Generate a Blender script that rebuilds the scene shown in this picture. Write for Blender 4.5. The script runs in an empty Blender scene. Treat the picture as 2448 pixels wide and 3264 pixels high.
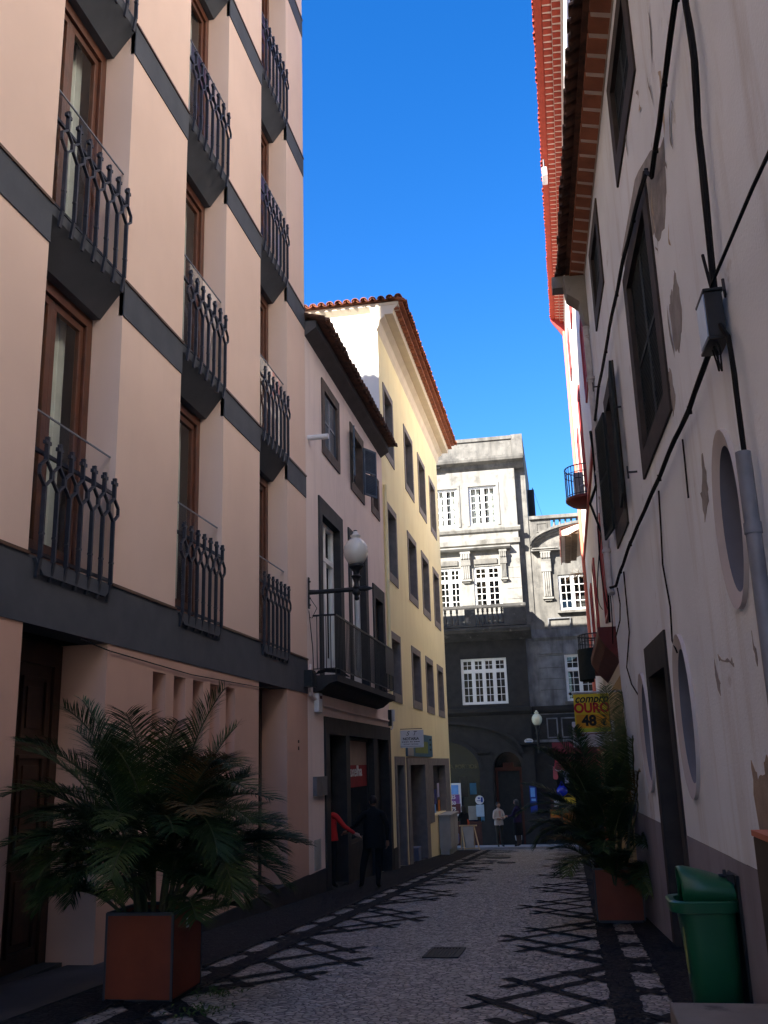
import bpy, bmesh, math, random
from mathutils import Vector, Matrix, Euler
random.seed(7)
R_ = math.radians
scene = bpy.context.scene
COL = scene.collection

# ------------------------------------------------------------------ materials
def lin(h):
    h = h.lstrip('#'); o = []
    for i in (0, 2, 4):
        c = int(h[i:i+2], 16) / 255
        o.append(c / 12.92 if c <= .04045 else ((c + .055) / 1.055) ** 2.4)
    return (o[0], o[1], o[2], 1)
def rgb(c): return lin(c) if isinstance(c, str) else (c[0], c[1], c[2], 1)
def nd(nt, t, **kw):
    n = nt.nodes.new(t)
    for k, v in kw.items():
        if k in n.inputs: n.inputs[k].default_value = v
        else: setattr(n, k, v)
    return n
def base(name):
    m = bpy.data.materials.new(name); m.use_nodes = True
    nt = m.node_tree; b = nt.nodes['Principled BSDF']
    return m, nt, b
def coords(nt, sc=(1, 1, 1)):
    t = nd(nt, 'ShaderNodeTexCoord'); mp = nd(nt, 'ShaderNodeMapping')
    mp.inputs['Scale'].default_value = sc
    nt.links.new(t.outputs['Object'], mp.inputs['Vector'])
    return mp.outputs['Vector']
def noise(nt, vec, scale, detail=5, rough=.55):
    n = nd(nt, 'ShaderNodeTexNoise', Scale=scale, Detail=detail, Roughness=rough)
    nt.links.new(vec, n.inputs['Vector']); return n.outputs['Fac']
def ramp(nt, fac, p0, p1, c0=(0, 0, 0, 1), c1=(1, 1, 1, 1)):
    r = nd(nt, 'ShaderNodeValToRGB'); e = r.color_ramp.elements
    e[0].position = p0; e[1].position = p1; e[0].color = c0; e[1].color = c1
    nt.links.new(fac, r.inputs['Fac']); return r.outputs['Color']
def mixc(nt, fac, a, b):
    m = nd(nt, 'ShaderNodeMix', data_type='RGBA')
    for sock, v in ((m.inputs[0], fac), (m.inputs[6], a), (m.inputs[7], b)):
        if hasattr(v, 'is_output'): nt.links.new(v, sock)
        else: sock.default_value = v
    return m.outputs[2]
def surf(name, c1, c2=None, scale=2.0, rough=.85, bump=.15, bscale=70, metal=0, streak=None, spots=None, spec=.3, lo=.35, hi=.65, bdist=.004):
    """plain worn surface: two colours mixed by noise, optional vertical streaks and spots of other colours, fine bump"""
    m, nt, b = base(name); c1 = rgb(c1); c2 = rgb(c2) if c2 else tuple(x * .85 for x in c1[:3]) + (1,)
    v = coords(nt)
    col = mixc(nt, ramp(nt, noise(nt, v, scale), lo, hi), c1, c2)
    if streak:
        sc, amt, s_lo, s_hi = streak
        vs = coords(nt, (2.6, 2.6, .4))
        f = ramp(nt, noise(nt, vs, 1.0, 6, .6), s_lo, s_hi, (0, 0, 0, 1), (amt, amt, amt, 1))
        col = mixc(nt, f, col, rgb(sc))
    if spots:
        pc, psc, p_lo, p_hi = spots
        f = ramp(nt, noise(nt, v, psc, 8, .65), p_lo, p_hi)
        col = mixc(nt, f, col, rgb(pc))
    nt.links.new(col, b.inputs['Base Color'])
    b.inputs['Roughness'].default_value = rough; b.inputs['Metallic'].default_value = metal
    b.inputs['Specular IOR Level'].default_value = spec
    if bump:
        bm = nd(nt, 'ShaderNodeBump', Strength=bump, Distance=bdist)
        nt.links.new(noise(nt, v, bscale, 4), bm.inputs['Height']); nt.links.new(bm.outputs['Normal'], b.inputs['Normal'])
    return m
def glassmat(name, tint=(.9, .95, .95), extra=.05, gain=.9):
    m, nt, b = base(name); nt.nodes.remove(b); out = nt.nodes['Material Output']
    t = nd(nt, 'ShaderNodeBsdfTransparent', Color=rgb(tint)); g = nd(nt, 'ShaderNodeBsdfGlossy', Roughness=.01)
    f = nd(nt, 'ShaderNodeLayerWeight', Blend=.5); pw = nd(nt, 'ShaderNodeMath', operation='POWER'); pw.inputs[1].default_value = 5.0
    a = nd(nt, 'ShaderNodeMath', operation='MULTIPLY_ADD'); a.inputs[1].default_value = gain; a.inputs[2].default_value = extra
    mx = nd(nt, 'ShaderNodeMixShader')
    nt.links.new(f.outputs['Facing'], pw.inputs[0]); nt.links.new(pw.outputs[0], a.inputs[0]); nt.links.new(a.outputs[0], mx.inputs[0])
    nt.links.new(t.outputs[0], mx.inputs[1]); nt.links.new(g.outputs[0], mx.inputs[2]); nt.links.new(mx.outputs[0], out.inputs['Surface'])
    return m
def cobble(name, ca, cb, gap, scale=(16, 20, 12), weeds=True):
    """small hand-set stones: voronoi cells with dark joints"""
    m, nt, b = base(name); v = coords(nt, scale)
    w = noise(nt, v, .6, 2); 
    add = nd(nt, 'ShaderNodeVectorMath', operation='ADD'); nt.links.new(v, add.inputs[0])
    wm = nd(nt, 'ShaderNodeTexNoise', Scale=.35, Detail=2); nt.links.new(v, wm.inputs['Vector'])
    sc = nd(nt, 'ShaderNodeVectorMath', operation='SCALE'); sc.inputs['Scale'].default_value = 1.6
    nt.links.new(wm.outputs['Color'], sc.inputs[0]); nt.links.new(sc.outputs[0], add.inputs[1])
    vo = nd(nt, 'ShaderNodeTexVoronoi', feature='DISTANCE_TO_EDGE', Scale=1.0); nt.links.new(add.outputs[0], vo.inputs['Vector'])
    vc = nd(nt, 'ShaderNodeTexVoronoi', feature='F1', Scale=1.0); nt.links.new(add.outputs[0], vc.inputs['Vector'])
    sep = nd(nt, 'ShaderNodeSeparateColor'); nt.links.new(vc.outputs['Color'], sep.inputs[0])
    c = mixc(nt, sep.outputs[0], rgb(ca), rgb(cb))
    # a few stones darker, worn dirt in wide patches
    dk = ramp(nt, sep.outputs[1], .80, .92, (0, 0, 0, 1), (.55, .55, .55, 1)); c = mixc(nt, dk, c, rgb(gap))
    big = ramp(nt, noise(nt, coords(nt), .5, 5), .42, .72, (0, 0, 0, 1), (.3, .3, .3, 1)); c = mixc(nt, big, c, tuple(x * .6 for x in rgb(cb)[:3]) + (1,))
    jt = ramp(nt, vo.outputs['Distance'], .02, .10); c = mixc(nt, jt, rgb(gap), c)
    nt.links.new(c, b.inputs['Base Color']); b.inputs['Roughness'].default_value = .62; b.inputs['Specular IOR Level'].default_value = .35
    bm = nd(nt, 'ShaderNodeBump', Strength=.9, Distance=.02)
    h = ramp(nt, vo.outputs['Distance'], .0, .3); nt.links.new(h, bm.inputs['Height']); nt.links.new(bm.outputs['Normal'], b.inputs['Normal'])
    return m

# ------------------------------------------------------------------ mesh building
ORG = {}                       # world position of every top-level thing, by object name
def world(p): return Vector(p)
class MB:
    """collects faces; every point goes through the frame fr(s, z, n) -> world when one is given"""
    def __init__(s, fr=None): s.v = []; s.f = []; s.mi = []; s.fr = fr; s.cur = 0
    def P(s, *p): return Vector(s.fr(*p)) if s.fr else Vector(p)
    def add(s, pts, faces):
        o = len(s.v); s.v += [s.P(*p) for p in pts]
        for f in faces: s.f.append([o + i for i in f]); s.mi.append(s.cur)
    def box(s, a0, a1, b0, b1, c0, c1):
        s.add([(a, b, c) for a in (a0, a1) for b in (b0, b1) for c in (c0, c1)],
              [(0, 1, 3, 2), (4, 6, 7, 5), (0, 4, 5, 1), (2, 3, 7, 6), (0, 2, 6, 4), (1, 5, 7, 3)]); return s
    def quad(s, *p): s.add(p, [tuple(range(len(p)))]); return s
    def prism(s, poly, axis, t0, t1):
        """poly: 2-D points in the two axes other than axis (kept in order), swept from t0 to t1"""
        n = len(poly); pts = []
        for t in (t0, t1):
            for p in poly:
                q = list(p); q.insert(axis, t); pts.append(tuple(q))
        s.add(pts, [tuple(range(n)), tuple(range(2 * n - 1, n - 1, -1))] + [(i, (i + 1) % n, n + (i + 1) % n, n + i) for i in range(n)]); return s
    def tube(s, path, r, seg=8, raw=False, cap=True):
        """round bar along path (frame points); r number or list"""
        P = [Vector(p) if raw else s.P(*p) for p in path]; rs = r if isinstance(r, (list, tuple)) else [r] * len(P)
        o = len(s.v); up = None
        for i, p in enumerate(P):
            t = (P[min(i + 1, len(P) - 1)] - P[max(i - 1, 0)])
            if t.length < 1e-9: t = Vector((0, 0, 1))
            t.normalize()
            if up is None: up = t.orthogonal().normalized()
            up = (up - t * up.dot(t)); up = up.normalized() if up.length > 1e-6 else t.orthogonal().normalized()
            w = t.cross(up)
            for k in range(seg):
                a = 2 * math.pi * k / seg; s.v.append(p + (up * math.cos(a) + w * math.sin(a)) * rs[i])
        for i in range(len(P) - 1):
            for k in range(seg):
                k2 = (k + 1) % seg; s.f.append([o + i * seg + k, o + i * seg + k2, o + (i + 1) * seg + k2, o + (i + 1) * seg + k]); s.mi.append(s.cur)
        if cap:
            s.f.append([o + k for k in range(seg)][::-1]); s.mi.append(s.cur)
            s.f.append([o + (len(P) - 1) * seg + k for k in range(seg)]); s.mi.append(s.cur)
        return s
    def bar(s, p, q, w, d=None):
        """square bar between two frame points, w across, d deep"""
        d = d or w; a, b = s.P(*p), s.P(*q); t = (b - a).normalized()
        u = t.orthogonal().normalized() if abs(t.z) > .999 else t.cross(Vector((0, 0, 1))).normalized()
        x = t.cross(u); o = len(s.v)
        if abs(t.z) > .999: u = Vector((1, 0, 0)); x = Vector((0, 1, 0))
        for e in (a, b):
            for i, j in ((-1, -1), (1, -1), (1, 1), (-1, 1)): s.v.append(e + u * (i * w / 2) + x * (j * d / 2))
        for f in ((0, 1, 2, 3), (7, 6, 5, 4), (0, 4, 5, 1), (1, 5, 6, 2), (2, 6, 7, 3), (3, 7, 4, 0)): s.f.append([o + i for i in f]); s.mi.append(s.cur)
        return s
    def lathe(s, c, prof, seg=20, sx=1, sy=1, arc=(0, 2 * math.pi)):
        """profile [(r, z)] turned about the vertical through c (world)"""
        c = Vector(c); o = len(s.v); full = abs(arc[1] - arc[0] - 2 * math.pi) < 1e-6; n = seg if full else seg + 1
        for r, z in prof:
            for k in range(n):
                a = arc[0] + (arc[1] - arc[0]) * k / seg; s.v.append(c + Vector((r * math.cos(a) * sx, r * math.sin(a) * sy, z)))
        for i in range(len(prof) - 1):
            for k in range(seg):
                k2 = (k + 1) % n; s.f.append([o + i * n + k, o + i * n + k2, o + (i + 1) * n + k2, o + (i + 1) * n + k]); s.mi.append(s.cur)
        return s
    def ball(s, c, r, seg=14, rings=9):
        rx, ry, rz = r if isinstance(r, (list, tuple)) else (r, r, r)
        prof = [(math.sin(math.pi * i / rings), -math.cos(math.pi * i / rings)) for i in range(rings + 1)]
        c = Vector(c); o = len(s.v)
        for a, z in prof:
            for k in range(seg):
                t = 2 * math.pi * k / seg; s.v.append(c + Vector((a * math.cos(t) * rx, a * math.sin(t) * ry, z * rz)))
        for i in range(rings):
            for k in range(seg):
                k2 = (k + 1) % seg; s.f.append([o + i * seg + k, o + i * seg + k2, o + (i + 1) * seg + k2, o + (i + 1) * seg + k]); s.mi.append(s.cur)
        return s
    def build(s, name, mat, parent=None, loc=None, smooth=False, bevel=0):
        org = ORG[root_of(parent).name] if parent else Vector(loc or (0, 0, 0))
        me = bpy.data.meshes.new(name); me.from_pydata([v - org for v in s.v], [], s.f)
        mats = mat if isinstance(mat, (list, tuple)) else [mat]
        for m in mats: me.materials.append(m)
        if len(mats) > 1: me.polygons.foreach_set('material_index', s.mi)
        bm = bmesh.new(); bm.from_mesh(me); bmesh.ops.remove_doubles(bm, verts=bm.verts, dist=1e-5)
        bmesh.ops.recalc_face_normals(bm, faces=bm.faces)
        if bevel: bmesh.ops.bevel(bm, geom=[e for e in bm.edges if len(e.link_faces) == 2 and e.calc_face_angle(0) > .6], offset=bevel, segments=2, profile=.5, affect='EDGES')
        bm.to_mesh(me); bm.free()
        if smooth:
            me.polygons.foreach_set('use_smooth', [True] * len(me.polygons))
            me.set_sharp_from_angle(angle=R_(40))
        o = bpy.data.objects.new(name, me); COL.objects.link(o)
        if parent: o.parent = parent
        else: o.location = org; ORG[o.name] = org
        return o
def root_of(o):
    while o.parent: o = o.parent
    return o
def tag(o, label=None, cat=None, group=None, kind=None):
    if label: o['label'] = label
    if cat: o['category'] = cat
    if group: o['group'] = group
    if kind: o['kind'] = kind
    return o
def thing(name, loc, label, cat, group=None):
    o = bpy.data.objects.new(name, None); o.empty_display_size = .2; COL.objects.link(o)
    o.location = loc; ORG[o.name] = Vector(loc); return tag(o, label, cat, group)
def copy_tree(o, delta=(0, 0, 0), parent=None):
    c = o.copy(); COL.objects.link(c); c.parent = parent if parent else o.parent
    c.location = o.location + Vector(delta)
    if not c.parent: ORG[c.name] = ORG[o.name] + Vector(delta)
    for ch in list(o.children): copy_tree(ch, (0, 0, 0), c)
    return c
def fwall(mb, s0, s1, z0, z1, holes, n=0):
    """facade sheet with rectangular openings and their reveals; holes: (s0, s1, z0, z1, depth)"""
    S = sorted({s0, s1} | {h[i] for h in holes for i in (0, 1) if s0 < h[i] < s1})
    Z = sorted({z0, z1} | {h[i] for h in holes for i in (2, 3) if z0 < h[i] < z1})
    for a, b in zip(S, S[1:]):
        for c, d in zip(Z, Z[1:]):
            ms, mz = (a + b) / 2, (c + d) / 2
            if any(h[0] < ms < h[1] and h[2] < mz < h[3] for h in holes): continue
            mb.quad((a, c, n), (b, c, n), (b, d, n), (a, d, n))
    for a, b, c, d, dp in holes:
        m = n - dp; d2 = min(d, z1); c2 = max(c, z0)
        mb.quad((a, c2, n), (a, d2, n), (a, d2, m), (a, c2, m)); mb.quad((b, c2, n), (b, c2, m), (b, d2, m), (b, d2, n))
        if d < z1: mb.quad((a, d, n), (b, d, n), (b, d, m), (a, d, m))
        if c > z0: mb.quad((a, c, n), (a, c, m), (b, c, m), (b, c, n))
def rframe(mb, a, b, c, d, wl, wr, wb, wt, n0, n1):
    """rectangular frame, pieces butted end to end"""
    mb.box(a, b, d - wt, d, n0, n1)
    if wb: mb.box(a, b, c, c + wb, n0, n1)
    mb.box(a, a + wl, c + wb, d - wt, n0, n1); mb.box(b - wr, b, c + wb, d - wt, n0, n1)
def eave_tiles(mb, s0, s1, z, n_in, n_out, rise=.12, w=.21, r=.085):
    """row of barrel roof tiles at an eave: covers above, channels below"""
    k = max(1, round((s1 - s0) / w)); w = (s1 - s0) / k; seg = 6
    for i in range(k):
        for up, off in ((1, .5), (-1, 0)):
            c = s0 + (i + off) * w; pts = []
            jz = random.uniform(-.006, .006); jn = random.uniform(-.018, .018)
            for n, zz in ((n_in, z + rise), (n_out + jn + (.0 if up > 0 else -.03), z)):
                for rr in (r, r - .016):
                    for j in range(seg + 1):
                        a = math.pi * j / seg; pts.append((c - math.cos(a) * rr, zz + jz + up * math.sin(a) * rr * (.9 if up > 0 else .75) + (.0 if up > 0 else .05), n))
            m = seg + 1; F = []
            for j in range(seg):
                F += [(j, j + 1, 2 * m + j + 1, 2 * m + j), (m + j, 3 * m + j, 3 * m + j + 1, m + j + 1), (2 * m + j, 2 * m + j + 1, 3 * m + j + 1, 3 * m + j)]
            mb.add(pts, F)
def text(body, size, fr, mat, parent, name='lettering', shear=0, offset=0, align='CENTER', depth=.004, sx=1, spacing=1):
    """flat lettering; fr maps text-plane (x, y, out) to world"""
    cu = bpy.data.curves.new(name, 'FONT'); cu.body = body; cu.size = size; cu.shear = shear; cu.offset = offset
    cu.align_x = align; cu.align_y = 'CENTER'; cu.extrude = depth; cu.space_character = spacing; cu.resolution_u = 4
    t = bpy.data.objects.new('tmp', cu); COL.objects.link(t); dg = bpy.context.evaluated_depsgraph_get(); dg.update()
    me = bpy.data.meshes.new_from_object(t.evaluated_get(dg)); bpy.data.objects.remove(t); me.name = name
    org = ORG[root_of(parent).name]
    for v in me.vertices: v.co = Vector(fr(v.co.x * sx, v.co.y, v.co.z)) - org
    me.materials.clear(); me.materials.append(mat)
    o = bpy.data.objects.new(name, me); COL.objects.link(o); o.parent = parent; return o
def rough_poly(pts, jit=.02, n=4, rnd=random):
    """polygon outline broken up with small random steps"""
    out = []
    for (x0, y0), (x1, y1) in zip(pts, pts[1:] + pts[:1]):
        for i in range(n):
            t = i / n; out.append((x0 + (x1 - x0) * t + rnd.uniform(-jit, jit), y0 + (y1 - y0) * t + rnd.uniform(-jit, jit)))
    return out
# ------------------------------------------------------------------ palette
M = {}
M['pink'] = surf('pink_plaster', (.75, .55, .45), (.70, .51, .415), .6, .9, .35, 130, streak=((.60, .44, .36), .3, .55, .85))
M['pink_low'] = surf('pink_plaster_bounce_tint', (.60, .37, .285), (.54, .33, .25), .8, .9, .35, 130)  # orange tint of bounced light is put into this deeper pink
M['band'] = surf('grey_render', (.075, .08, .095), (.06, .065, .078), 3, .8, .3, 110)
M['flash'] = surf('brown_flashing', (.10, .05, .03), None, 5, .5, 0)
M['wood'] = surf('varnished_wood', (.115, .036, .016), (.07, .022, .010), 6, .4, .1, 40, spec=.5)
M['wood_dark'] = surf('dark_wood', (.05, .024, .014), (.032, .015, .01), 6, .5, .15, 40)
M['iron'] = surf('black_iron', (.018, .02, .03), (.03, .033, .045), 12, .5, .1, 60, metal=.3, spec=.5)
M['blackpaint'] = surf('black_paint', (.012, .013, .015), (.02, .021, .022), 8, .45, .05, 60)
M['glass'] = glassmat('clear_glass')
M['guard'] = glassmat('guard_glass', (.93, .94, .94), .02, .45)
M['curtain'] = surf('curtain_cloth', (.66, .64, .57), (.56, .54, .48), 3, .95, .0)
M['room'] = surf('dark_room', (.05, .045, .04), (.035, .032, .03), 2, .95, 0)  # near-black backing, darkness of unlit rooms put into the colour
M['paleB'] = surf('pale_pink_plaster', (.84, .69, .63), (.79, .645, .585), 1.2, .9, .3, 120, streak=((.45, .36, .35), .35, .5, .8))
M['basalt'] = surf('brown_basalt', (.115, .085, .075), (.075, .058, .052), 5, .85, .4, 50)
M['basalt_d'] = surf('dark_basalt', (.042, .040, .040), (.027, .026, .027), 4, .8, .4, 50)
M['plinth'] = surf('dark_plinth', (.04, .04, .043), (.027, .027, .03), 3, .7, .3, 40)
M['fascia'] = surf('grey_fascia', (.075, .07, .072), (.055, .052, .055), 3, .8, .1)
M['tile'] = surf('roof_tile', (.40, .13, .06), (.25, .085, .045), 4, .85, .4, 60, spots=((.12, .06, .04), 9, .55, .72))
M['tile_old'] = surf('old_roof_tile', (.16, .075, .05), (.08, .045, .034), 5, .9, .4, 50, spots=((.05, .035, .028), 9, .5, .7))
M['tile_red'] = surf('painted_red_tile', (.42, .065, .035), (.33, .05, .028), 4, .75, .3, 50)
M['mortar'] = surf('pale_mortar', (.80, .66, .56), (.70, .57, .48), 5, .9, .2)
M['yellow'] = surf('yellow_plaster', (.93, .82, .49), (.89, .775, .45), 1.0, .9, .3, 120, streak=((.62, .50, .27), .3, .5, .8))
M['cream'] = surf('cream_trim', (.74, .64, .48), (.68, .58, .44), 2, .9, .15)
M['gable'] = surf('white_render', (.80, .78, .72), (.76, .74, .68), 2, .9, .2, 90)
M['cstone'] = surf('grey_window_stone', (.24, .215, .20), (.18, .165, .155), 5, .85, .3, 60)
M['dstone'] = surf('weathered_stone', (.27, .262, .238), (.20, .194, .175), 1.6, .9, .4, 40, streak=((.10, .095, .085), .75, .5, .72), spots=((.12, .115, .10), 1.6, .56, .70))
M['dstone_b'] = surf('blackened_stone', (.21, .20, .178), (.115, .11, .098), 1.0, .9, .4, 40, streak=((.06, .058, .054), .8, .46, .70), spots=((.08, .078, .072), 1.8, .52, .70))
M['soot'] = surf('soot_black_stone', (.075, .072, .068), (.045, .044, .042), 2.4, .9, .4, 40, spots=((.22, .21, .19), 2.2, .60, .74))
M['dlow'] = surf('grey_basalt_blocks', (.036, .035, .034), (.025, .024, .024), 3, .9, .4, 40)
M['dlow_l'] = surf('grey_stone_wing', (.22, .225, .235), (.12, .122, .13), 1.8, .9, .4, 40, streak=((.05, .05, .05), .7, .45, .7))
M['white_wood'] = surf('white_painted_wood', (.80, .80, .78), (.74, .74, .72), 4, .5, .05)
M['pane'] = surf('dark_window_glass', (.02, .022, .025), (.012, .013, .015), 3, .06, 0, spec=.9)
M['pane_sky'] = surf('glossy_window_glass', (.05, .055, .06), (.03, .03, .03), 3, .04, 0, spec=1)
M['oldwall'] = surf('old_white_plaster', (.82, .90, .97), (.73, .805, .87), .7, .92, .5, 45, streak=((.40, .37, .32), .5, .54, .80), spots=((.36, .35, .34), 1.9, .63, .76), bdist=.008)
M['stain'] = surf('ochre_stain', (.50, .43, .33), (.42, .36, .28), 7, .95, .3)
M['fstone'] = surf('dark_brown_stone', (.055, .043, .038), (.033, .028, .025), 5, .85, .4, 50)
M['dado'] = surf('mauve_dado', (.30, .30, .35), (.24, .24, .28), 1.4, .9, .4, 60, streak=((.14, .12, .13), .5, .5, .8))
M['peel'] = surf('bare_cement', (.34, .335, .33), (.24, .235, .23), 7, .95, .8, 60, bdist=.01)
M['peel_w'] = surf('bare_earth_render', (.36, .29, .23), (.27, .22, .18), 6, .95, .8, 60, bdist=.01)
M['oval'] = surf('shade_dark_reveal', (.17, .18, .215), (.13, .14, .17), 2, .85, .2)  # shade inside the oval recess is put into this dark colour
M['ovalrim'] = surf('smooth_oval_rim', (.52, .505, .51), (.47, .455, .46), 2, .85, .2)
M['green_sh'] = surf('dark_green_shutter', (.012, .019, .020), (.018, .026, .028), 6, .8, .1, spec=.2)
M['blue_sh'] = surf('blue_grey_shutter', (.075, .105, .15), (.055, .08, .115), 6, .5, .1)
M['gwhite'] = surf('white_plaster_house', (.74, .68, .62), (.69, .63, .57), 1.3, .9, .2, 100)
M['gochre'] = surf('ochre_plaster', (.52, .36, .17), (.46, .31, .15), 1.5, .9, .2)
M['redtrim'] = surf('red_paint', (.38, .045, .04), (.31, .036, .032), 4, .55, .1)
M['redpipe'] = surf('orange_red_pipe', (.62, .17, .10), (.55, .14, .09), 4, .5, .05)
M['darkred'] = surf('dark_red_paint', (.14, .022, .02), (.10, .017, .016), 4, .6, .1)
M['cable'] = surf('black_cable', (.006, .006, .007), (.010, .010, .011), 20, .8, .1, spec=.15)
M['skylit_side'] = surf('skylit_box_side', (.30, .38, .52), (.24, .31, .43), 5, .4, .1)  # skylight on the box's street side, put into the colour
M['pipe'] = surf('grey_pipe', (.20, .22, .26), (.15, .165, .19), 5, .45, .1)
M['wpipe'] = surf('white_drainpipe', (.52, .50, .50), (.36, .34, .33), 5, .6, .1, spots=((.20, .08, .04), 6, .62, .72))
M['corten'] = surf('rust_red_panel', (.21, .045, .018), (.15, .032, .013), 2.5, .55, .1, 50)
M['steel'] = surf('dark_steel_trim', (.06, .065, .075), (.05, .055, .06), 5, .5, .05, metal=.4)
M['soil'] = surf('soil', (.03, .022, .016), (.02, .015, .011), 9, 1, 1, 30, bdist=.03)
M['frond'] = surf('palm_leaf', (.026, .050, .013), (.014, .030, .009), 5, .6, .05, spec=.25)
M['frond_y'] = surf('palm_leaf_light', (.058, .080, .018), (.030, .048, .013), 5, .6, .05, spec=.25)
M['frond_dry'] = surf('dry_palm_leaf', (.17, .11, .045), (.10, .065, .03), 5, .8, .05, spec=.1)
M['stem'] = surf('palm_stem', (.06, .075, .03), (.05, .04, .025), 6, .8, .3)
M['bin'] = surf('green_plastic', (.008, .10, .042), (.007, .082, .036), 3, .38, .08, 90, spec=.5)
M['bin_in'] = surf('bin_shadow_plastic', (.01, .04, .022), None, 3, .6, 0)
M['concrete'] = surf('pale_concrete', (.26, .245, .22), (.20, .19, .17), 2.4, .9, .5, 40, spots=((.11, .10, .09), 3.2, .58, .72))
M['darkblock'] = surf('dark_stone_block', (.055, .045, .035), (.04, .034, .028), 4, .85, .4, 60)
M['terracotta'] = surf('terracotta_cap', (.46, .17, .10), (.38, .14, .085), 5, .85, .2)
M['globe'] = surf('opal_glass', (.66, .63, .55), (.62, .59, .52), 2, .22, 0, spec=.6)
M['globe_y'] = surf('opal_glass_cream', (.74, .72, .50), (.70, .67, .46), 2, .25, 0, spec=.6)
M['skin'] = surf('skin', (.42, .235, .16), (.38, .21, .14), 6, .6, .05)
M['skin_d'] = surf('darker_skin', (.20, .10, .065), (.17, .085, .055), 6, .6, .05)
M['black'] = surf('black_cloth', (.008, .008, .009), (.011, .011, .012), 9, .95, .3, 60)
M['red_cloth'] = surf('red_cloth', (.52, .022, .02), (.42, .018, .017), 7, .85, .3, 50)
M['cream_cloth'] = surf('cream_jacket', (.56, .49, .43), (.50, .44, .385), 7, .85, .3, 50)
M['pinkshirt'] = surf('pale_pink_shirt', (.56, .33, .27), None, 7, .85, .2)
M['purple'] = surf('dark_purple_cloth', (.032, .016, .055), (.025, .013, .042), 7, .85, .3, 50)
M['olive'] = surf('grey_green_trousers', (.055, .052, .04), (.042, .04, .032), 7, .85, .3, 50)
M['hair'] = surf('dark_hair', (.014, .01, .008), (.022, .015, .012), 30, .6, .4, 90)
M['hair_g'] = surf('grey_hair', (.085, .08, .078), (.055, .05, .05), 30, .65, .4, 90)
M['bagblue'] = surf('blue_plastic_bag', (.10, .20, .62), (.07, .15, .50), 4, .35, .4, 22, bdist=.02)
M['bagwhite'] = surf('white_plastic_bag', (.74, .77, .80), (.66, .69, .73), 4, .4, .4, 22, bdist=.02)
M['paper'] = surf('white_board', (.66, .66, .68), (.60, .60, .62), 3, .6, .05)
M['ink'] = surf('black_lettering', (.012, .012, .013), None, 3, .6, 0)
M['redink'] = surf('red_lettering', (.50, .02, .02), None, 3, .6, 0)
M['yellow_b'] = surf('yellow_banner', (.72, .55, .03), (.66, .50, .03), 3, .6, .05)
M['orange_b'] = surf('orange_banner', (.75, .34, .02), None, 3, .6, 0)
M['green_b'] = surf('green_banner', (.42, .55, .06), None, 3, .6, 0)
M['teal'] = surf('teal_sign', (.05, .16, .24), (.045, .13, .20), 3, .5, 0)
M['lime'] = surf('green_sign_panel', (.22, .27, .06), None, 3, .5, 0)
M['greybox'] = surf('grey_white_cabinet', (.42, .41, .37), (.36, .35, .32), 3, .6, .1)
M['white_pl'] = surf('white_plastic', (.62, .62, .64), (.56, .56, .58), 5, .45, .05)
M['pine'] = surf('pale_pine', (.62, .44, .24), (.54, .37, .19), 8, .6, .1)
M['grille'] = surf('drain_iron', (.02, .02, .021), (.03, .03, .03), 10, .6, .2, metal=.4)
M['awning'] = surf('maroon_canvas', (.26, .02, .028), (.20, .016, .022), 3, .9, .2)
M['blue_sign'] = surf('deep_blue_panel', (.01, .035, .26), (.01, .03, .21), 3, .4, 0)
M['sky_sign'] = surf('light_blue_panel', (.16, .36, .72), (.13, .30, .62), 4, .5, 0)
M['blueball'] = surf('shiny_blue_plastic', (.01, .02, .34), (.01, .016, .28), 3, .15, 0, spec=.7)
M['violet'] = surf('violet_panel', (.20, .10, .30), (.15, .05, .18), 4, .6, 0)
M['maroon_p'] = surf('maroon_panel', (.10, .03, .035), (.07, .022, .026), 4, .6, 0)
M['weed'] = surf('weed_green', (.05, .085, .02), (.035, .06, .015), 9, .8, 0)
M['goods_p'] = surf('pink_cloth', (.45, .10, .11), (.38, .08, .09), 4, .85, .2)
M['goods_y'] = surf('yellow_cloth', (.60, .40, .04), (.50, .32, .03), 4, .85, .2)
M['goods_o'] = surf('orange_cloth', (.55, .19, .03), (.36, .10, .02), 6, .85, .2)
M['lilac'] = surf('pale_lilac_cloth', (.42, .40, .55), (.36, .34, .48), 4, .85, .2)
M['street'] = cobble('pale_mosaic_stones', (.62, .56, .475), (.38, .345, .295), (.05, .045, .04))
M['darkst'] = cobble('black_mosaic_stones', (.046, .044, .043), (.030, .029, .030), (.014, .014, .014), (17, 19, 10))
M['darkst'].node_tree.nodes['Principled BSDF'].inputs['Roughness'].default_value = .85; M['darkst'].node_tree.nodes['Principled BSDF'].inputs['Specular IOR Level'].default_value = .12
M['walk'] = surf('basalt_slabs', (.055, .053, .055), (.04, .039, .041), 2, .75, .4, 60)
M['pave_far'] = surf('grey_sidewalk', (.34, .335, .33), (.26, .255, .25), 3, .85, .3, 60)

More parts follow.
